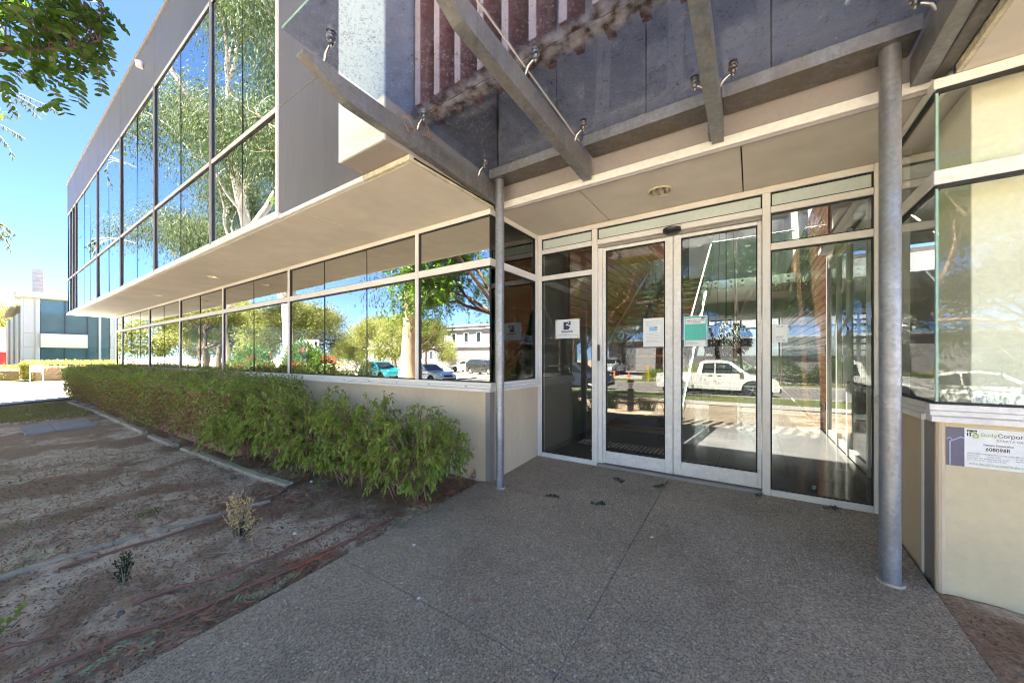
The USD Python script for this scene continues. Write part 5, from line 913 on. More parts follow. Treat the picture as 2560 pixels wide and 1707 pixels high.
for (x, y, z) in ((-23.0, .90, 9.0), (-23.3, .72, 5.6), (-22.6, 1.3, 10.2)):
    for q in range(4):
        e = np.array([x, y, z]) + r.normal(0, [.5, .35, .4]); s0 = np.array([x - .6, -.6, z + .9]); u = np.linspace(0, 1, 7)[:, None]; P = (1 - u) ** 2 * s0 + 2 * u * (1 - u) * (np.array([x - .2, y * .6, z + 1.0])) + u * u * e; tw.append(tube(P, np.linspace(.012, .004, 7), 4, False))
        m = 26; w = r.uniform(.62, 1, m); i = np.minimum((w * 6).astype(int), 5); lp.append(P[i] + (P[i + 1] - P[i]) * (w * 6 - i)[:, None]); ld.append(r.normal(0, .35, (m, 3)) + [0, 0, -1])
lp, ld = np.vstack(lp), np.vstack(ld); part(GT, 'hanging_twigs', merge(tw), 'bark_pale'); part(GT, 'hanging_leaves', rhombs(lp, ld, r.uniform(.16, .28, len(lp)), .04, r, .15), 'leaf_gum', kind='stuff')
b3 = (-38.0, -6.8, g(-38, -6.8))
tree('gum_tree', 'gum tree further along the garden with a spreading lighter crown', b3, tr(b3, [(0, 0, 0), (.2, 0, 2), (.1, .2, 4), (.3, .2, 6)], .30, .2), 13, 'bark_pale', 'leaf_gum', 4, 2.9, .55, .03, 220, .65, .26, .05, 1.0, y_leaf_max=.3)
b4 = (-18.9, -11.6, g(-18.9, -11.6))
tree('young_gum_tree', 'slim young gum tree on the grass verge beside the silver car', b4, tr(b4, [(0, 0, 0), (.05, 0, .9), (-.02, 0, 1.9), (.06, 0, 2.7)], .10, .06), 14, 'bark_gum', 'leaf_olive', 3, 1.0, .6, .02, 60, .26, .14, .026, .7)
# the robinia by the path: one bough comes into the picture at the top left
b5 = (-6.0, -3.0, g(-6, -3))
r = np.random.default_rng(15); R5 = thing('robinia_tree', 'leafy robinia tree whose bough of oval leaves hangs into the top left corner', 'tree', b5)
part(R5, 'trunk', tube(*tr(b5, [(0, 0, 0), (.05, .02, .8), (0, .05, 1.6), (.08, .05, 2.4)], .15, .11), 12), 'bark_dark', smooth=60)
T5, tips5 = [], []
for d, L in (((-1, .15, .35), 1.5), ((-.6, -.8, .6), 1.5), ((.6, -.6, .7), 1.4), ((.1, -1, .6), 1.5), ((-.2, .1, 1), 1.5), ((-.9, .55, .5), 1.3), ((.7, .1, .9), 1.3)): grow(r, (-5.95, -2.95, 2.3), d, L, .07, 3, T5, tips5, .55, .0, (2, 4), .70)
pp, dd = [], []
for p, d, P in tips5:
    if p[1] > -.35: continue
    for _ in range(34):
        q = P[r.integers(1, 7)] + r.normal(0, .40, 3); a = unit(r.normal(0, .6, 3) + [0, 0, -.6]); s = np.linspace(0, 1, 6)[:, None]; pp.append(np.repeat(q + a * .26 * s, 2, 0)); sd = unit(np.cross(a, r.normal(size=3))); dd.append(np.tile([sd + a * .3, -sd + a * .3], (6, 1)))
pp, dd = np.vstack(pp), np.vstack(dd); n = len(pp)
part(R5, 'crown', rhombs(pp, dd, r.uniform(.06, .10, n), r.uniform(.035, .055, n), r, .1), 'leaf_robinia', kind='stuff')
bough = np.array([(-5.92, -2.92, 2.3), (-5.8, -1.9, 2.9), (-5.55, -.8, 3.35), (-5.25, .0, 3.62), (-4.98, .28, 3.68), (-4.74, .46, 3.70), (-4.58, .60, 3.80)]); T5.append(tube(bough, [.06, .05, .04, .024, .018, .012, .006], 7, False))
pp, dd = [], []
for k in range(200):
    u = r.uniform(.42, 1.0) ** .8; i = min(int(u * 6), 5); p0 = bough[i] + (bough[i + 1] - bough[i]) * (u * 6 - i); e = p0 + r.normal(0, [.22, .10, .24]) + [0, 0, .24]
    if e[1] / -e[0] > .128 - .04 * (3.7 - e[2]): continue
    T5.append(tube([p0, (p0 + e) / 2 + [0, 0, .03], e], [.004, .003, .0015], 4, False)) if k % 2 else None
    a = unit((e - p0) * .6 + r.normal(0, .35, 3) + [0, 0, -.45]); s = np.linspace(.1, 1, 6)[:, None]; ln = r.uniform(.16, .26); sd = unit(np.cross(a, r.normal(0, .4, 3) + [0, 0, 1.0]))
    pp += [np.repeat(e + a * ln * s, 2, 0)]; dd += [np.tile([sd + a * .35, -sd + a * .35], (6, 1))]; T5.append(tube([e, e + a * ln], .0013, 4, False))
pp, dd = np.vstack(pp), np.vstack(dd); n = len(pp)
part(R5, 'bough_leaves', blades(pp, dd, r.uniform(.046, .068, n), r.uniform(.026, .038, n), r, curl=r.uniform(-.05, .15, n), ts=(0, .18, .5, .82, 1), ws=(.15, .85, 1, .75, .15), fold=.06), 'leaf_robinia', kind='stuff')
part(R5, 'branches', merge(T5), 'bark_dark')
for i, (x, y, h, rr, lab) in enumerate(((-5.6, -8.4, 3.0, .13, 'street tree with pale forked limbs on the verge behind the white ute'), (3.3, -8.0, 2.6, .12, 'bushy street tree on the verge in front of the white sedan'))):
    bb_ = (x, y, g(x, y)); tree('street_tree', lab, bb_, tr(bb_, [(0, 0, 0), (.05, 0, h * .4), (-.03, .05, h * .75), (.05, 0, h)], rr, rr * .7), 31 + i, 'bark_gum', 'leaf_tree', 4, 1.6, .62, .0, 95, .36, .12, .06, .3)
# trees across the street
FT = ['dense green tree straight across from the white ute', 'dense green tree before the grey workshop window', 'dense green tree right of the shed window', 'dense green tree towards the right end of the shed', 'dense green tree at the left edge of the car park', 'tall green tree off the right end of the grey office', 'tallest green tree behind the grey office roof', 'tall green tree behind the middle of the grey workshop', 'tall green tree behind the left end of the grey workshop', 'dense green tree past the right end of the shed', 'dense green tree at the far right beside the street', 'green tree before the right half of the grey office', 'green tree before the middle of the grey office', 'big green tree behind the cab of the white ute', 'big green tree behind the white sedan in front', 'big green tree behind the white pillar sign', 'big green tree furthest along the verge opposite']
far = tree('far_tree', 'dense green tree behind the grey ute in the driveway', (-12, -33, -.7), tr((-12, -33, -.7), [(0, 0, 0), (.1, 0, 1.5), (0, .1, 3)], .25, .18), 41, 'bark_dark', 'leaf_tree', 4, 2.4, .62, .02, 52, .5, .30, .15, .3, group='trees across the street')
for i, (x, y, s, rz) in enumerate(((-3, -36, 1.1, 50), (6, -34, 1.0, 120), (15, -32, 1.1, 200), (25, -36, 1.2, 310), (-20, -42, 1.0, 20), (-28, -56, 1.35, 80), (-46, -60, 1.4, 160), (3, -50, 1.5, 10), (-10, -52, 1.6, 260), (36, -30, 1.2, 95), (50, -20, 1.2, 33), (-50, -41, 1.0, 140), (-57, -39, 1.1, 250), (-1, -29, 1.5, 100), (7.5, -28, 1.5, 190), (-7.5, -29.5, 1.45, 280), (18, -27, 1.4, 40))): copy_thing(far, 'far_tree', (x, y, -.7), rz, s, FT[i])
OT = ['yellow green tree second along beyond the number board', 'yellow green tree nearest the red flowering bushes', 'yellow green tree third along beyond the side road', 'yellow green tree fourth along beyond the side road', 'large yellow green tree set back from the garden row', 'yellow green tree beside the low shed with the red door', 'yellow green tree behind the stepped side walls of the white building', 'largest yellow green tree showing above the low shed', 'yellow green tree across the street left of the teal suv', 'yellow green tree across the street further left of the teal suv', 'yellow green tree at the left end of the grey office']
olive = tree('olive_tree', 'yellow green rounded tree just beyond the 5-7 number board', (-41, -6.0, -.4), tr((-41, -6, -.4), [(0, 0, 0), (.2, 0, 1.2), (0, .1, 2.4)], .25, .2), 42, 'bark_dark', 'leaf_olive', 4, 2.0, .65, .0, 85, .45, .22, .09, .2, group='yellow green trees at the far left', kids=(3, 4))
for i, (x, y, s, rz) in enumerate(((-49, -9.5, 1.15, 70), (-35.5, -12, .95, 200), (-58, -7, 1.2, 130), (-66, -13, 1.2, 300), (-47, -17, 1.2, 20), (-72, 1.5, 1.0, 80), (-82, 5.5, 1.25, 20), (-92, 0, 1.3, 220), (-34, -25, .85, 45), (-41, -27, 1.0, 150), (-49, -30, 1.1, 260))): copy_thing(olive, 'olive_tree', (x, y, -.4), rz, s, OT[i])
def bush(name, label, c, R, seed, n, leaf, L, W, flowers=0, group=None, cat='shrub'):
    r = np.random.default_rng(seed); b = g(c[0], c[1]); t = thing(name, label, cat, (c[0], c[1], b)); d = unit(r.normal(size=(n, 3))); d[:, 2] = np.abs(d[:, 2]) * 1.1 - .15
    rr = (.55 + .45 * r.uniform(0, 1, n) ** .5) * (.72 + .5 * meshkit.fbm(d * 2.3 + seed, 3, seed)); p = np.array([c[0], c[1], b + R[2] * .25]) + d * rr[:, None] * np.array(R) * [1, 1, .9]
    p[:, 2] = np.maximum(p[:, 2], b + .05); part(t, 'foliage', rhombs(p, d * .7 + r.normal(0, .5, (n, 3)) + [0, 0, .15], r.uniform(L * .6, L * 1.2, n), r.uniform(W * .7, W * 1.2, n), r, .2), leaf, kind='stuff')
    part(t, 'stems', merge([tube([[c[0], c[1], b - .05], np.array([c[0], c[1], b]) + np.array([math.cos(a), math.sin(a), 1.2]) * np.array(R) * .5], [.02, .008], 5) for a in r.uniform(0, 6.28, 9)]), 'twig')
    for k in range(flowers):
        e = unit(r.normal(size=3)); e[2] = abs(e[2]) * r.uniform(-.2, 1); q = np.array([c[0], c[1], b + R[2] * .25]) + e * np.array(R) * .95; m = 60; dv = unit(r.normal(size=(m, 3))); sc = r.uniform(1.0, 2.2)
        part(t, 'flower_head', rhombs(q + dv * .05 * sc, dv + r.normal(0, .3, (m, 3)), .08 * sc, .035, r, .1), 'petal')
    return t
bush('flowering_bush', 'bush covered with red flowers in the nearest lower window reflections', (-15.6, -2.3), (1.6, 1.0, 2.0), 51, 7000, 'leaf_tree', .18, .055, 60)
bush('flowering_bush', 'second red flowering bush further along the garden strip', (-21.2, -2.4), (1.5, 1.0, 1.8), 52, 6000, 'leaf_tree', .18, .055, 50)
bush('yellow_bush', 'rounded yellow green bush behind the red flowers', (-24.5, -9.6), (1.9, 1.6, 2.7), 53, 6500, 'leaf_olive', .13, .06)
bush('yellow_bush', 'smaller yellow green bush beside the driveway across the street', (-3.6, -24.6), (1.2, .8, 1.2), 54, 2600, 'leaf_yellow', .12, .05)
bush('green_bush', 'low green bush by the yellow pole across the street', (-6.6, -23.5), (1.0, .8, .9), 55, 2200, 'leaf_shrub', .12, .05)
for i, (x, lab) in enumerate(((-1.2, 'dark bush behind the tray of the white ute'), (1.6, 'dark bush behind the bonnet of the white ute'), (4.6, 'dark bush behind the boot of the white sedan in front'), (7.8, 'dark bush behind the bonnet of the white sedan in front'))):
    bush('green_bush', lab, (x, -22.7 - .3 * i), (1.7, 1.0, 1.5 + .2 * (i % 2)), 80 + i, 3600, 'leaf_tree', .13, .06)
bush('green_bush', 'tall dark bush at the kerb beyond the white sedan', (11, -22.6), (2.4, 1.2, 1.9), 56, 5200, 'leaf_tree', .13, .06)
for i, (x, y, n, h, lab) in enumerate(((-2.45, -3.1, 150, .75, 'clump of strappy dark leaves beside the louvred bollard light'), (-1.75, -3.3, 170, .8, 'clump of strappy dark leaves nearest the path in the door reflection'), (-3.4, -3.0, 130, .7, 'clump of strappy dark leaves left of the bollard light'))):
    r = np.random.default_rng(60 + i); p = np.stack([x + r.normal(0, .10, n), y + r.normal(0, .10, n)], 1); p = np.column_stack([p, gz(p[:, 0], p[:, 1]) - .03]); a = unit(np.stack([p[:, 0] - x, p[:, 1] - y, np.full(n, .12)], 1) + r.normal(0, .15, (n, 3)) + [0, 0, .9])
    t = thing('strappy_plant', lab, 'plant', (x, y, g(x, y))); part(t, 'leaves', blades(p, a, r.uniform(h * .6, h, n), .011, r, curl=r.uniform(.05, .5, n), ts=(0, .4, .75, 1), ws=(1, .9, .6, .05)), 'leaf_dark', kind='stuff')

# ================================================================ CARS AND STREET THINGS
ZR = -0.76
def car(kind, label, x, y, paint, rot=0, name='parked_car', cat='car', group=None, z=ZR):
    if kind == 'sedan':
        L, W, H, wr, wb = 4.65, 1.78, 1.45, .32, 1.35
        body = [(-2.28, .28), (-2.32, .55), (-2.27, .93), (-1.65, 1.0), (.85, .98), (1.75, .86), (2.15, .70), (2.32, .5), (2.30, .25), (-2.2, .22)]
        cab = [(-1.75, .97), (-1.15, 1.32), (-.75, 1.42), (-.15, 1.45), (.30, 1.40), (.98, .95)]; wins = [[(-1.35, 1.0), (-1.02, 1.28), (-.58, 1.36), (-.58, 1.0)], [(-.50, 1.0), (-.50, 1.37), (-.1, 1.39), (.24, 1.34), (.72, 1.0)]]
        ws = ((.94, 1.0), (.36, 1.385)); rs = ((-1.68, 1.02), (-1.1, 1.335))
    elif kind == 'suv':
        L, W, H, wr, wb = 4.2, 1.8, 1.62, .34, 1.28
        body = [(-2.05, .32), (-2.1, .6), (-2.06, 1.05), (-1.9, 1.08), (.75, 1.06), (1.75, .98), (2.0, .82), (2.1, .55), (2.06, .3), (-2.0, .26)]
        cab = [(-2.0, 1.05), (-1.72, 1.5), (-1.4, 1.6), (-.2, 1.62), (.25, 1.56), (.95, 1.03)]; wins = [[(-1.75, 1.1), (-1.5, 1.46), (-.55, 1.5), (-.55, 1.1)], [(-.47, 1.1), (-.47, 1.5), (.16, 1.48), (.68, 1.1)]]
        ws = ((.90, 1.08), (.30, 1.53)); rs = ((-1.93, 1.12), (-1.74, 1.46))
    else:
        L, W, H, wr, wb = 5.3, 1.86, 1.8, .39, 1.6
        body = [(-2.62, .48), (-2.65, .75), (-2.63, 1.12), (-.62, 1.14), (-.6, 1.16), (1.15, 1.16), (2.2, 1.05), (2.5, .88), (2.62, .6), (2.58, .36), (-2.5, .42)]
        cab = [(-.72, 1.14), (-.58, 1.68), (-.35, 1.78), (.35, 1.78), (.72, 1.7), (1.42, 1.13)]; wins = [[(-.50, 1.2), (-.42, 1.62), (.02, 1.66), (.02, 1.2)], [(.10, 1.2), (.10, 1.66), (.62, 1.62), (1.12, 1.2)]]
        ws = ((1.36, 1.18), (.78, 1.66)); rs = ((-.69, 1.25), (-.60, 1.64))
    t = thing(name, label, cat, (0, 0, 0), group=group); sh = np.array([0, 0, 0])
    def dfm(m, ext=0.0):
        v, f = vf(m); q = v.copy(); hb = max(p[1] for p in body) - .06; k = 1 - .33 * np.clip(v[:, 2] - hb, 0, 1); k = k * (1 - .10 * np.clip((np.abs(v[:, 0]) - L * .36) / (L * .14), 0, 1) ** 2) * (1 - .05 * np.clip((.45 - v[:, 2]) / .3, 0, 1)); q[:, 1] = v[:, 1] * k; return q, f
    bp = Polygon(body).buffer(.03, join_style=1).buffer(-.03)
    for wx in (-wb, wb): bp = bp.difference(Point(wx, wr).buffer(wr + .07, 24))
    part(t, 'body', [dfm(sideways(bp, -W / 2, W / 2)), dfm(sideways(Polygon(cab).buffer(.02), -W / 2 + .02, W / 2 - .02))] if kind != 'ute' else [dfm(sideways(bp.difference(sbox(-2.55, .72, -.76, 1.2)), -W / 2, W / 2)), dfm(sideways(bp.intersection(sbox(-2.6, .70, -.7, 1.2)), W / 2 - .06, W / 2)), dfm(sideways(bp.intersection(sbox(-2.6, .70, -.7, 1.2)), -W / 2, -W / 2 + .06)), dfm(sideways(Polygon(cab).buffer(.02), -W / 2 + .03, W / 2 - .03))], paint)
    for w in wins:
        for s in (-1, 1): part(t, 'side_window', dfm(sideways(Polygon(w).buffer(.015), *sorted((s * (W / 2 - .03), s * (W / 2 - .005))))), 'car_glass')
    for nm, ((xa, za), (xb, zb)) in (('windscreen', ws), ('rear_window', rs)):
        nx, nz = (zb - za), -(xb - xa); l = math.hypot(nx, nz); sgn = 1 if nm == 'windscreen' else -1; nx, nz = sgn * abs(nx) / l * .028, abs(nz) / l * .028
        part(t, nm, dfm(sideways(Polygon([(xa, za), (xb, zb), (xb + nx, zb + nz), (xa + nx, za + nz)]), -W / 2 + .12, W / 2 - .12)), 'car_glass')
    part(t, 'underbody', bx(-L / 2 + .3, L / 2 - .3, -W / 2 + .22, W / 2 - .22, .2, .62), 'rubber')
    part(t, 'bumper', [dfm(sideways(Polygon([(L / 2 - .06, .3), (L / 2 + .015, .34), (L / 2 + .015, .46), (L / 2 - .06, .5)]), -W / 2 + .12, W / 2 - .12))], 'rubber'); part(t, 'grille', dfm(sideways(Polygon([(L / 2 - .12, .56), (L / 2 - .005, .56), (L / 2 - .06, .70), (L / 2 - .2, .70)]), -.45, .45)), 'rubber')
    zl = .72 if kind == 'sedan' else .86; zt = .78 if kind == 'sedan' else .92
    for s in (-1, 1):
        part(t, 'headlight', lathe([(0, .04), (.07, .03), (.09, 0), (.07, -.05)], (L / 2 - .2, s * (W / 2 - .28), zl - .02), 12, 'x'), 'lamp_clear', smooth=60)
        part(t, 'tail_light', cb(-L / 2 - .01, -L / 2 + .06, *sorted((s * (W / 2 - .32), s * (W / 2 - .10))), zt - .08, zt + .10, .02), 'lamp_red')
        part(t, 'door_mirror', cb(ws[0][0] - .3, ws[0][0] - .14, *sorted((s * (W / 2 - .02), s * (W / 2 + .16))), ws[0][1] + .02, ws[0][1] + .15, .03), paint)
        part(t, 'door_handle', [cb(wx - .08, wx + .08, *sorted((s * (W / 2 - .01), s * (W / 2 + .012))), ws[0][1] - .14, ws[0][1] - .11, .006) for wx in ((wins[0][2][0] - .15), (wins[1][0][0] + .15))], paint if kind != 'ute' else 'dark_plastic')
        for wx in (-wb, wb):
            wv = part(t, 'wheel', lathe([(wr * .62, -.1), (wr * .9, -.11), (wr, -.08), (wr, .08), (wr * .9, .11), (wr * .62, .1)], (wx, s * (W / 2 - .11), wr), 24, 'y'), 'rubber', smooth=40)
            part(wv, 'rim', [lathe([(wr * .63, .0), (wr * .62, s * -.085), (wr * .56, s * -.09), (wr * .54, s * -.05)], (wx, s * (W / 2 - .11), wr), 24, 'y')] + [lathe([(0, s * -.07), (.06, s * -.06), (.06, 0)], (wx, s * (W / 2 - .11), wr), 12, 'y')] + [tube([[wx, s * (W / 2 - .05), wr], [wx + wr * .6 * math.cos(a), s * (W / 2 - .03), wr + wr * .6 * math.sin(a)]], [.04, .028], 5) for a in np.arange(5) * 1.2566 + .3], 'alloy', smooth=40)
            part(wv, 'brake', lathe([(0, 0.0), (wr * .6, 0.0)], (wx, s * (W / 2 - .10), wr), 20, 'y'), 'dark_plastic')
    if kind == 'ute': part(t, 'tray_liner', bx(-2.54, -.77, -W / 2 + .07, W / 2 - .07, .722, .74), 'rubber'); part(t, 'side_step', tube([[-.9, -W / 2 - .03, .42], [1.0, -W / 2 - .03, .42]], .03, 8), 'alloy'); part(t, 'roof_rack', [bx(-.3, .5, s * .6 - .02, s * .6 + .02, 1.81, 1.83) for s in (-1, 1)], 'dark_plastic')
    xf = UsdGeom.Xformable(t); xf.ClearXformOpOrder(); xf.AddTranslateOp(opSuffix='place').Set(Gf.Vec3d(x, y, z)); xf.AddRotateZOp().Set(float(rot)) if rot else None
    return t
YC = -13.45
car('suv', 'teal compact suv parked at the kerb left of the gum trunk', -25.9, YC, 'car_teal')
car('sedan', 'silver sedan parked at the kerb behind the young gum tree', -20.3, YC, 'car_silver')
car('suv', 'dark blue suv parked at the kerb behind the white ute', -9.0, YC, 'car_blue')
car('ute', 'white twin cab ute parked at the kerb in front of the entrance', -1.55, YC - .05, 'car_white')
car('sedan', 'white sedan parked at the kerb in front of the ute', 6.3, YC, 'car_white')
car('suv', 'black suv with roof racks parked behind the silver sedan across the street', -24.6, -26, 'car_black', z=-.63)
car('sedan', 'white sedan in the car park before the grey office, on the left', -31.5, -31, 'car_white', 180, z=-.63)
car('sedan', 'white sedan in the car park before the grey office, on the right', -25.8, -32, 'car_white', 180, z=-.63)
car('ute', 'grey ute standing in the driveway across the street', -12.6, -31, 'car_silver', 90, z=-.63)
# louvred bollard light and far street things
bl = thing('bollard_light', 'dark louvred bollard light among strappy plants', 'bollard', (-2.75, -2.6, g(-2.75, -2.6)))
zb0 = g(-2.75, -2.6); part(bl, 'post', lathe([(.085, zb0), (.085, zb0 + .62), (.0, zb0 + .62)], (-2.75, -2.6, 0), 20), 'dark_plastic', smooth=40)
for k in range(4): part(bl, 'louvre', lathe([(.05, zb0 + .63 + .045 * k), (.088, zb0 + .635 + .045 * k), (.05, zb0 + .655 + .045 * k)], (-2.75, -2.6, 0), 20), 'steel', smooth=40)
part(bl, 'cap', lathe([(.0, zb0 + .90), (.085, zb0 + .885), (.088, zb0 + .82), (0, zb0 + .82)], (-2.75, -2.6, 0), 20), 'dark_plastic', smooth=40)
tt = thing('totem_sign', 'white street number board reading 5-7 standing in the garden beyond the flowers', 'sign', (-30, -1.35, g(-30, -1.3)))
z5 = g(-30, -1.3); part(tt, 'board', cb(-30.06, -29.98, -1.95, -.75, z5 + .35, z5 + 1.55, .01), 'white_paint'); part(tt, 'leg', [cb(-30.04, -30.0, y, y + .05, z5, z5 + .349) for y in (-1.85, -.9)], 'corner_grey')
def text_px(t, y, z, h, x, w=None):
    v, f = vf(meshkit.text_mesh(t, h, .004));
    if w: v[:, 0] *= w / v[:, 0].max()
    return np.stack([x + v[:, 2], y + v[:, 0], z + v[:, 1]], 1), f
part(tt, 'lettering', [text_px('5-7', -1.6, z5 + 1.22, .22, -29.98)], 'ink_lilac'); part(tt, 'small_print', [bx(-29.98, -29.976, y0, y1, z5 + z, z5 + z + .05) for y0, y1, z in ((-1.6, -1.1, 1.08), (-1.55, -1.15, .98), (-1.4, -1.25, .75), (-1.4, -1.2, .62))], 'ink_grey')
wsn = thing('company_board', 'wide white board with a blue disc standing behind the red flowers', 'sign', (-24.3, -7.0, g(-24.3, -7)))
part(wsn, 'board', cb(-25.6, -23.0, -7.05, -6.98, 1.75, 2.4, .01), 'white_paint'); part(wsn, 'leg', [cb(x, x + .08, -7.04, -6.99, g(-24, -7), 1.749) for x in (-25.4, -23.3)], 'corner_grey')
v, f = lathe([(0, .01), (.16, .01), (.16, 0), (0, 0)], (-23.3, -6.98, 2.1), 24, 'y'); part(wsn, 'disc', (v * [1, -1, 1] + [0, -13.96, 0], f), 'ink_blue'); part(wsn, 'text_line', [bx(x, x + .22, -6.98, -6.975, 2.05, 2.15) for x in (-25.3, -25.0, -24.7, -24.3, -24.0)], 'ink_lilac')
ws2 = thing('white_pillar_sign', 'plain white pillar sign beside the driveway across the street', 'sign', (-5.3, -22.6, -.62)); part(ws2, 'panel', cb(-5.6, -5.05, -22.7, -22.5, -.62, 1.0, .02), 'white_paint'); part(ws2, 'base', cb(-5.65, -5.0, -22.75, -22.45, -.64, -.5, .02), 'concrete')
yp = thing('yellow_pole', 'short yellow safety pole beside the driveway across the street', 'pole', (-6.6, -21.4, -.62)); part(yp, 'post', tube([[-6.6, -21.4, -.65], [-6.6, -21.4, .55]], .07, 12), 'pole_yellow', smooth=50); part(yp, 'cap', lathe([(0, .63), (.05, .61), (.075, .55), (.0, .55)], (-6.6, -21.4, 0), 12), 'pole_yellow', smooth=60)
for i, (x, y, lab) in enumerate(((-11.2, -27.5, 'orange traffic cone beside the grey ute'), (-9.6, -26.8, 'orange traffic cone nearest the driveway'))):
    cn = thing('traffic_cone', lab, 'cone', (x, y, -.63)); part(cn, 'cone', lathe([(.14, -.60), (.03, -.05), (0, -.05)], (x, y, 0), 14), 'cone_orange', smooth=60); part(cn, 'base', cb(x - .18, x + .18, y - .18, y + .18, -.64, -.60), 'cone_orange')
# the grey office across the street
O = thing('grey_office', 'long two storey grey office with white framed windows across the car park', 'building', (-50, -50, -.7))
part(O, 'wall', bx(-84, -30, -62, -48, -.8, 7.3), 'office_grey'); part(O, 'roof', cb(-84.4, -29.6, -62.4, -47.5, 7.301, 7.6, .05), 'office_dark'); part(O, 'band', bx(-84, -30, -47.99, -47.6, 3.35, 3.6), 'white_paint'); part(O, 'parapet_band', bx(-84.2, -29.8, -47.8, -47.5, 6.75, 6.9), 'white_paint')
part(O, 'garage_opening', bx(-50, -42, -47.99, -47.97, -.7, 1.2), 'room_dark')
for k in range(16):
    for z0 in (.95, 4.35):
        x = -82 + 3.2 * k
        if z0 < 1 and -51.5 < x < -41.5: continue
        w = part(O, 'window', [bx(x - .08, x + 1.08, -47.99, -47.9, z0 - .08, z0), bx(x - .08, x + 1.08, -47.99, -47.9, z0 + 1.7, z0 + 1.78), bx(x - .08, x, -47.99, -47.9, z0, z0 + 1.7), bx(x + 1.0, x + 1.08, -47.99, -47.9, z0, z0 + 1.7)], 'white_paint'); part(w, 'pane', bx(x, x + 1, -47.985, -47.95, z0, z0 + 1.7), 'car_glass')
WS = thing('white_shed', 'low grey workshop wall across the street behind the trees', 'building', (8, -46, -.7)); part(WS, 'wall', bx(-18, 40, -52, -46, -.8, 3.6), 'office_grey'); part(WS, 'roof', cb(-18.5, 40.5, -52.5, -45.5, 3.601, 3.8), 'corrugated'); part(WS, 'roller_door', bx(-14, -10, -45.995, -45.95, -.6, 2.6), 'corrugated'); part(WS, 'window', bx(2, 8, -45.995, -45.95, .8, 2.2), 'car_glass')

# ================================================================ THE WHITE BUILDING AT THE FAR LEFT
NX = -46.0; N = thing('white_building', 'white two storey building with blue green glazing beyond the hedge at the far left', 'building', (NX, 4, -.3))
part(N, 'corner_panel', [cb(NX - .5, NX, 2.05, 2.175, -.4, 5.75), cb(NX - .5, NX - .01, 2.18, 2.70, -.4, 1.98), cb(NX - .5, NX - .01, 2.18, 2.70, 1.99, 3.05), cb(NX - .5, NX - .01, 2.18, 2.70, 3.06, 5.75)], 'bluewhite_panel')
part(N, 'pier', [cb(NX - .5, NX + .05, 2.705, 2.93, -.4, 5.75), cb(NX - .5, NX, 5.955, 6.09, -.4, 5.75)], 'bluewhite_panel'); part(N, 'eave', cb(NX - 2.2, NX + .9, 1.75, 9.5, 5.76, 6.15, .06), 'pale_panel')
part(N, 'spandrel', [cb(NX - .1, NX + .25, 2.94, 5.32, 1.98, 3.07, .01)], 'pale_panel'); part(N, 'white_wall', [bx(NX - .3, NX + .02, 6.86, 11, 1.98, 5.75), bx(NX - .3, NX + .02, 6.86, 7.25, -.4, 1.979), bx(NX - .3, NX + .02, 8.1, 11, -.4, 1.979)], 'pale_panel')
dr = part(N, 'door', bx(NX - .2, NX - .1, 7.251, 8.099, -.4, 1.978), 'glass_teal'); part(dr, 'frame', [bx(NX - .21, NX - .02, 7.66, 7.69, -.4, 1.6), bx(NX - .21, NX - .02, 7.26, 8.09, 1.6, 1.64)], 'corner_grey')
for y0, y1 in ((2.95, 4.15), (4.19, 5.33), (5.37, 5.95), (6.1, 6.6)):
    for z0, z1 in ((-.4, 1.97), (3.08, 5.75)):
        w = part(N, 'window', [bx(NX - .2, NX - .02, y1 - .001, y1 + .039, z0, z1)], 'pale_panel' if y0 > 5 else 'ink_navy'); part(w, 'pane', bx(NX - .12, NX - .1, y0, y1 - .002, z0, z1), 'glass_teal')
    if y0 > 5: part(N, 'spandrel_glass', bx(NX - .12, NX - .1, y0, y1, 1.98, 3.07), 'glass_teal')
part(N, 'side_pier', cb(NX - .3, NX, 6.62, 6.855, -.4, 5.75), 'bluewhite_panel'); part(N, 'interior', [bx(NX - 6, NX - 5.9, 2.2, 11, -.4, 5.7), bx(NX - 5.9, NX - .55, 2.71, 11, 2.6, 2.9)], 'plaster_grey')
part(N, 'railing', [tube([[NX - 1, 3.2, z], [NX - 1, 5.2, z]], .03, 6) for z in (.55, .8, 1.05)] + [tube([[NX - 1, y, -.3], [NX - 1, y, 1.05]], .03, 6) for y in (3.3, 3.6, 5.1)] + [tube([[NX - 1, 5.2, z], [NX - 1, 6.4, z - .7]], .03, 6) for z in (.8, 1.05)], 'pale_panel')
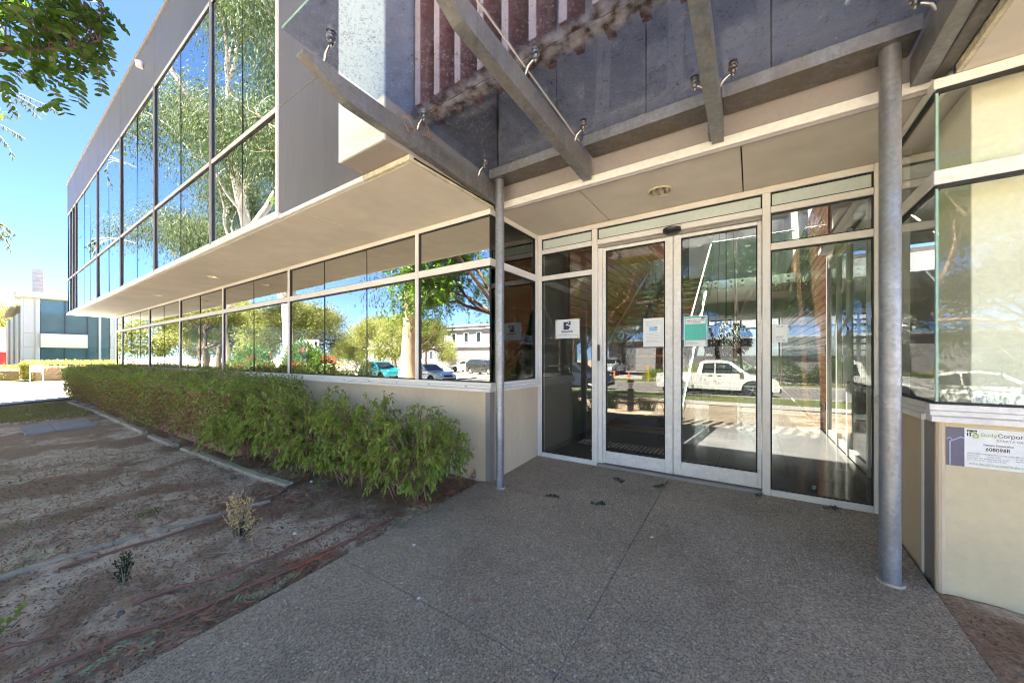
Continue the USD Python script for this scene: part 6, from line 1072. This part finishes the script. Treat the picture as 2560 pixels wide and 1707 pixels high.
part(N, 'stair_flight', [cb(NX - 2.2, NX - 1.4, 4.6 + .25 * k, 4.9 + .25 * k, 1.0 + .17 * k, 1.06 + .17 * k) for k in range(8)], 'ink_navy')
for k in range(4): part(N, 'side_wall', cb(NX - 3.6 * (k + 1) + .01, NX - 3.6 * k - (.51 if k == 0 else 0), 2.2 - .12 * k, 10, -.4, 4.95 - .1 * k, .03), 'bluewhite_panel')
for k in range(10): part(N, 'roof_tile_row', cb(NX - 14, NX - .55, 1.6 + .28 * k, 1.92 + .28 * k, 4.96 + .10 * k, 5.04 + .10 * k, .01), 'roof_tile')
part(N, 'roof_sign', cb(NX - 6, NX - 5.8, 2.9, 3.5, 6.15, 8.9), 'office_grey')
for k in range(8): part(N, 'screen_slat', cb(NX - 5.79, NX - 5.75, 2.9, 3.5, 6.2 + .33 * k, 6.515 + .33 * k), 'corner_grey')
RD = thing('red_door_shed', 'low white building with a bright red door at the left edge', 'building', (-62, 1.0, -.3)); part(RD, 'wall', bx(-70, -62, -4, 2.0, -.4, 3.9), 'white_paint'); part(RD, 'red_door', bx(-61.995, -61.93, -.4, 1.9, -.35, 1.75), 'red_paint'); part(RD, 'parapet', cb(-70.1, -61.9, -4.1, 2.1, 3.901, 4.2), 'white_paint')
zflat = lambda x, y: np.asarray(x) * 0 - .3
hedge('sunlit_hedge', 'sunlit yellow and rust coloured hedge across the side road before the white building', -38.6, -36.6, 1.9, 9.0, 1.25, 6, 9000, 400, 'leaf_yellow', 'leaf_rust', .12, .07, .9, zflat)
hedge('low_hedge', 'dull green low hedge at the left edge across the side road', -44, -39.2, -2.5, 1.9, .95, 7, 6000, 300, 'leaf_hedge', 'leaf_brown', .12, .06, .9, zflat)
sg = thing('blank_sign', 'small blank white sign on two posts before the sunlit hedge', 'sign', (-35.9, 2.15, -.3)); part(sg, 'board', cb(-35.93, -35.9, 1.96, 2.36, .28, .72, .006), 'white_paint'); part(sg, 'leg', [cb(-35.94, -35.89, y, y + .05, -.3, .70) for y in (1.905, 2.365)], 'white_paint')
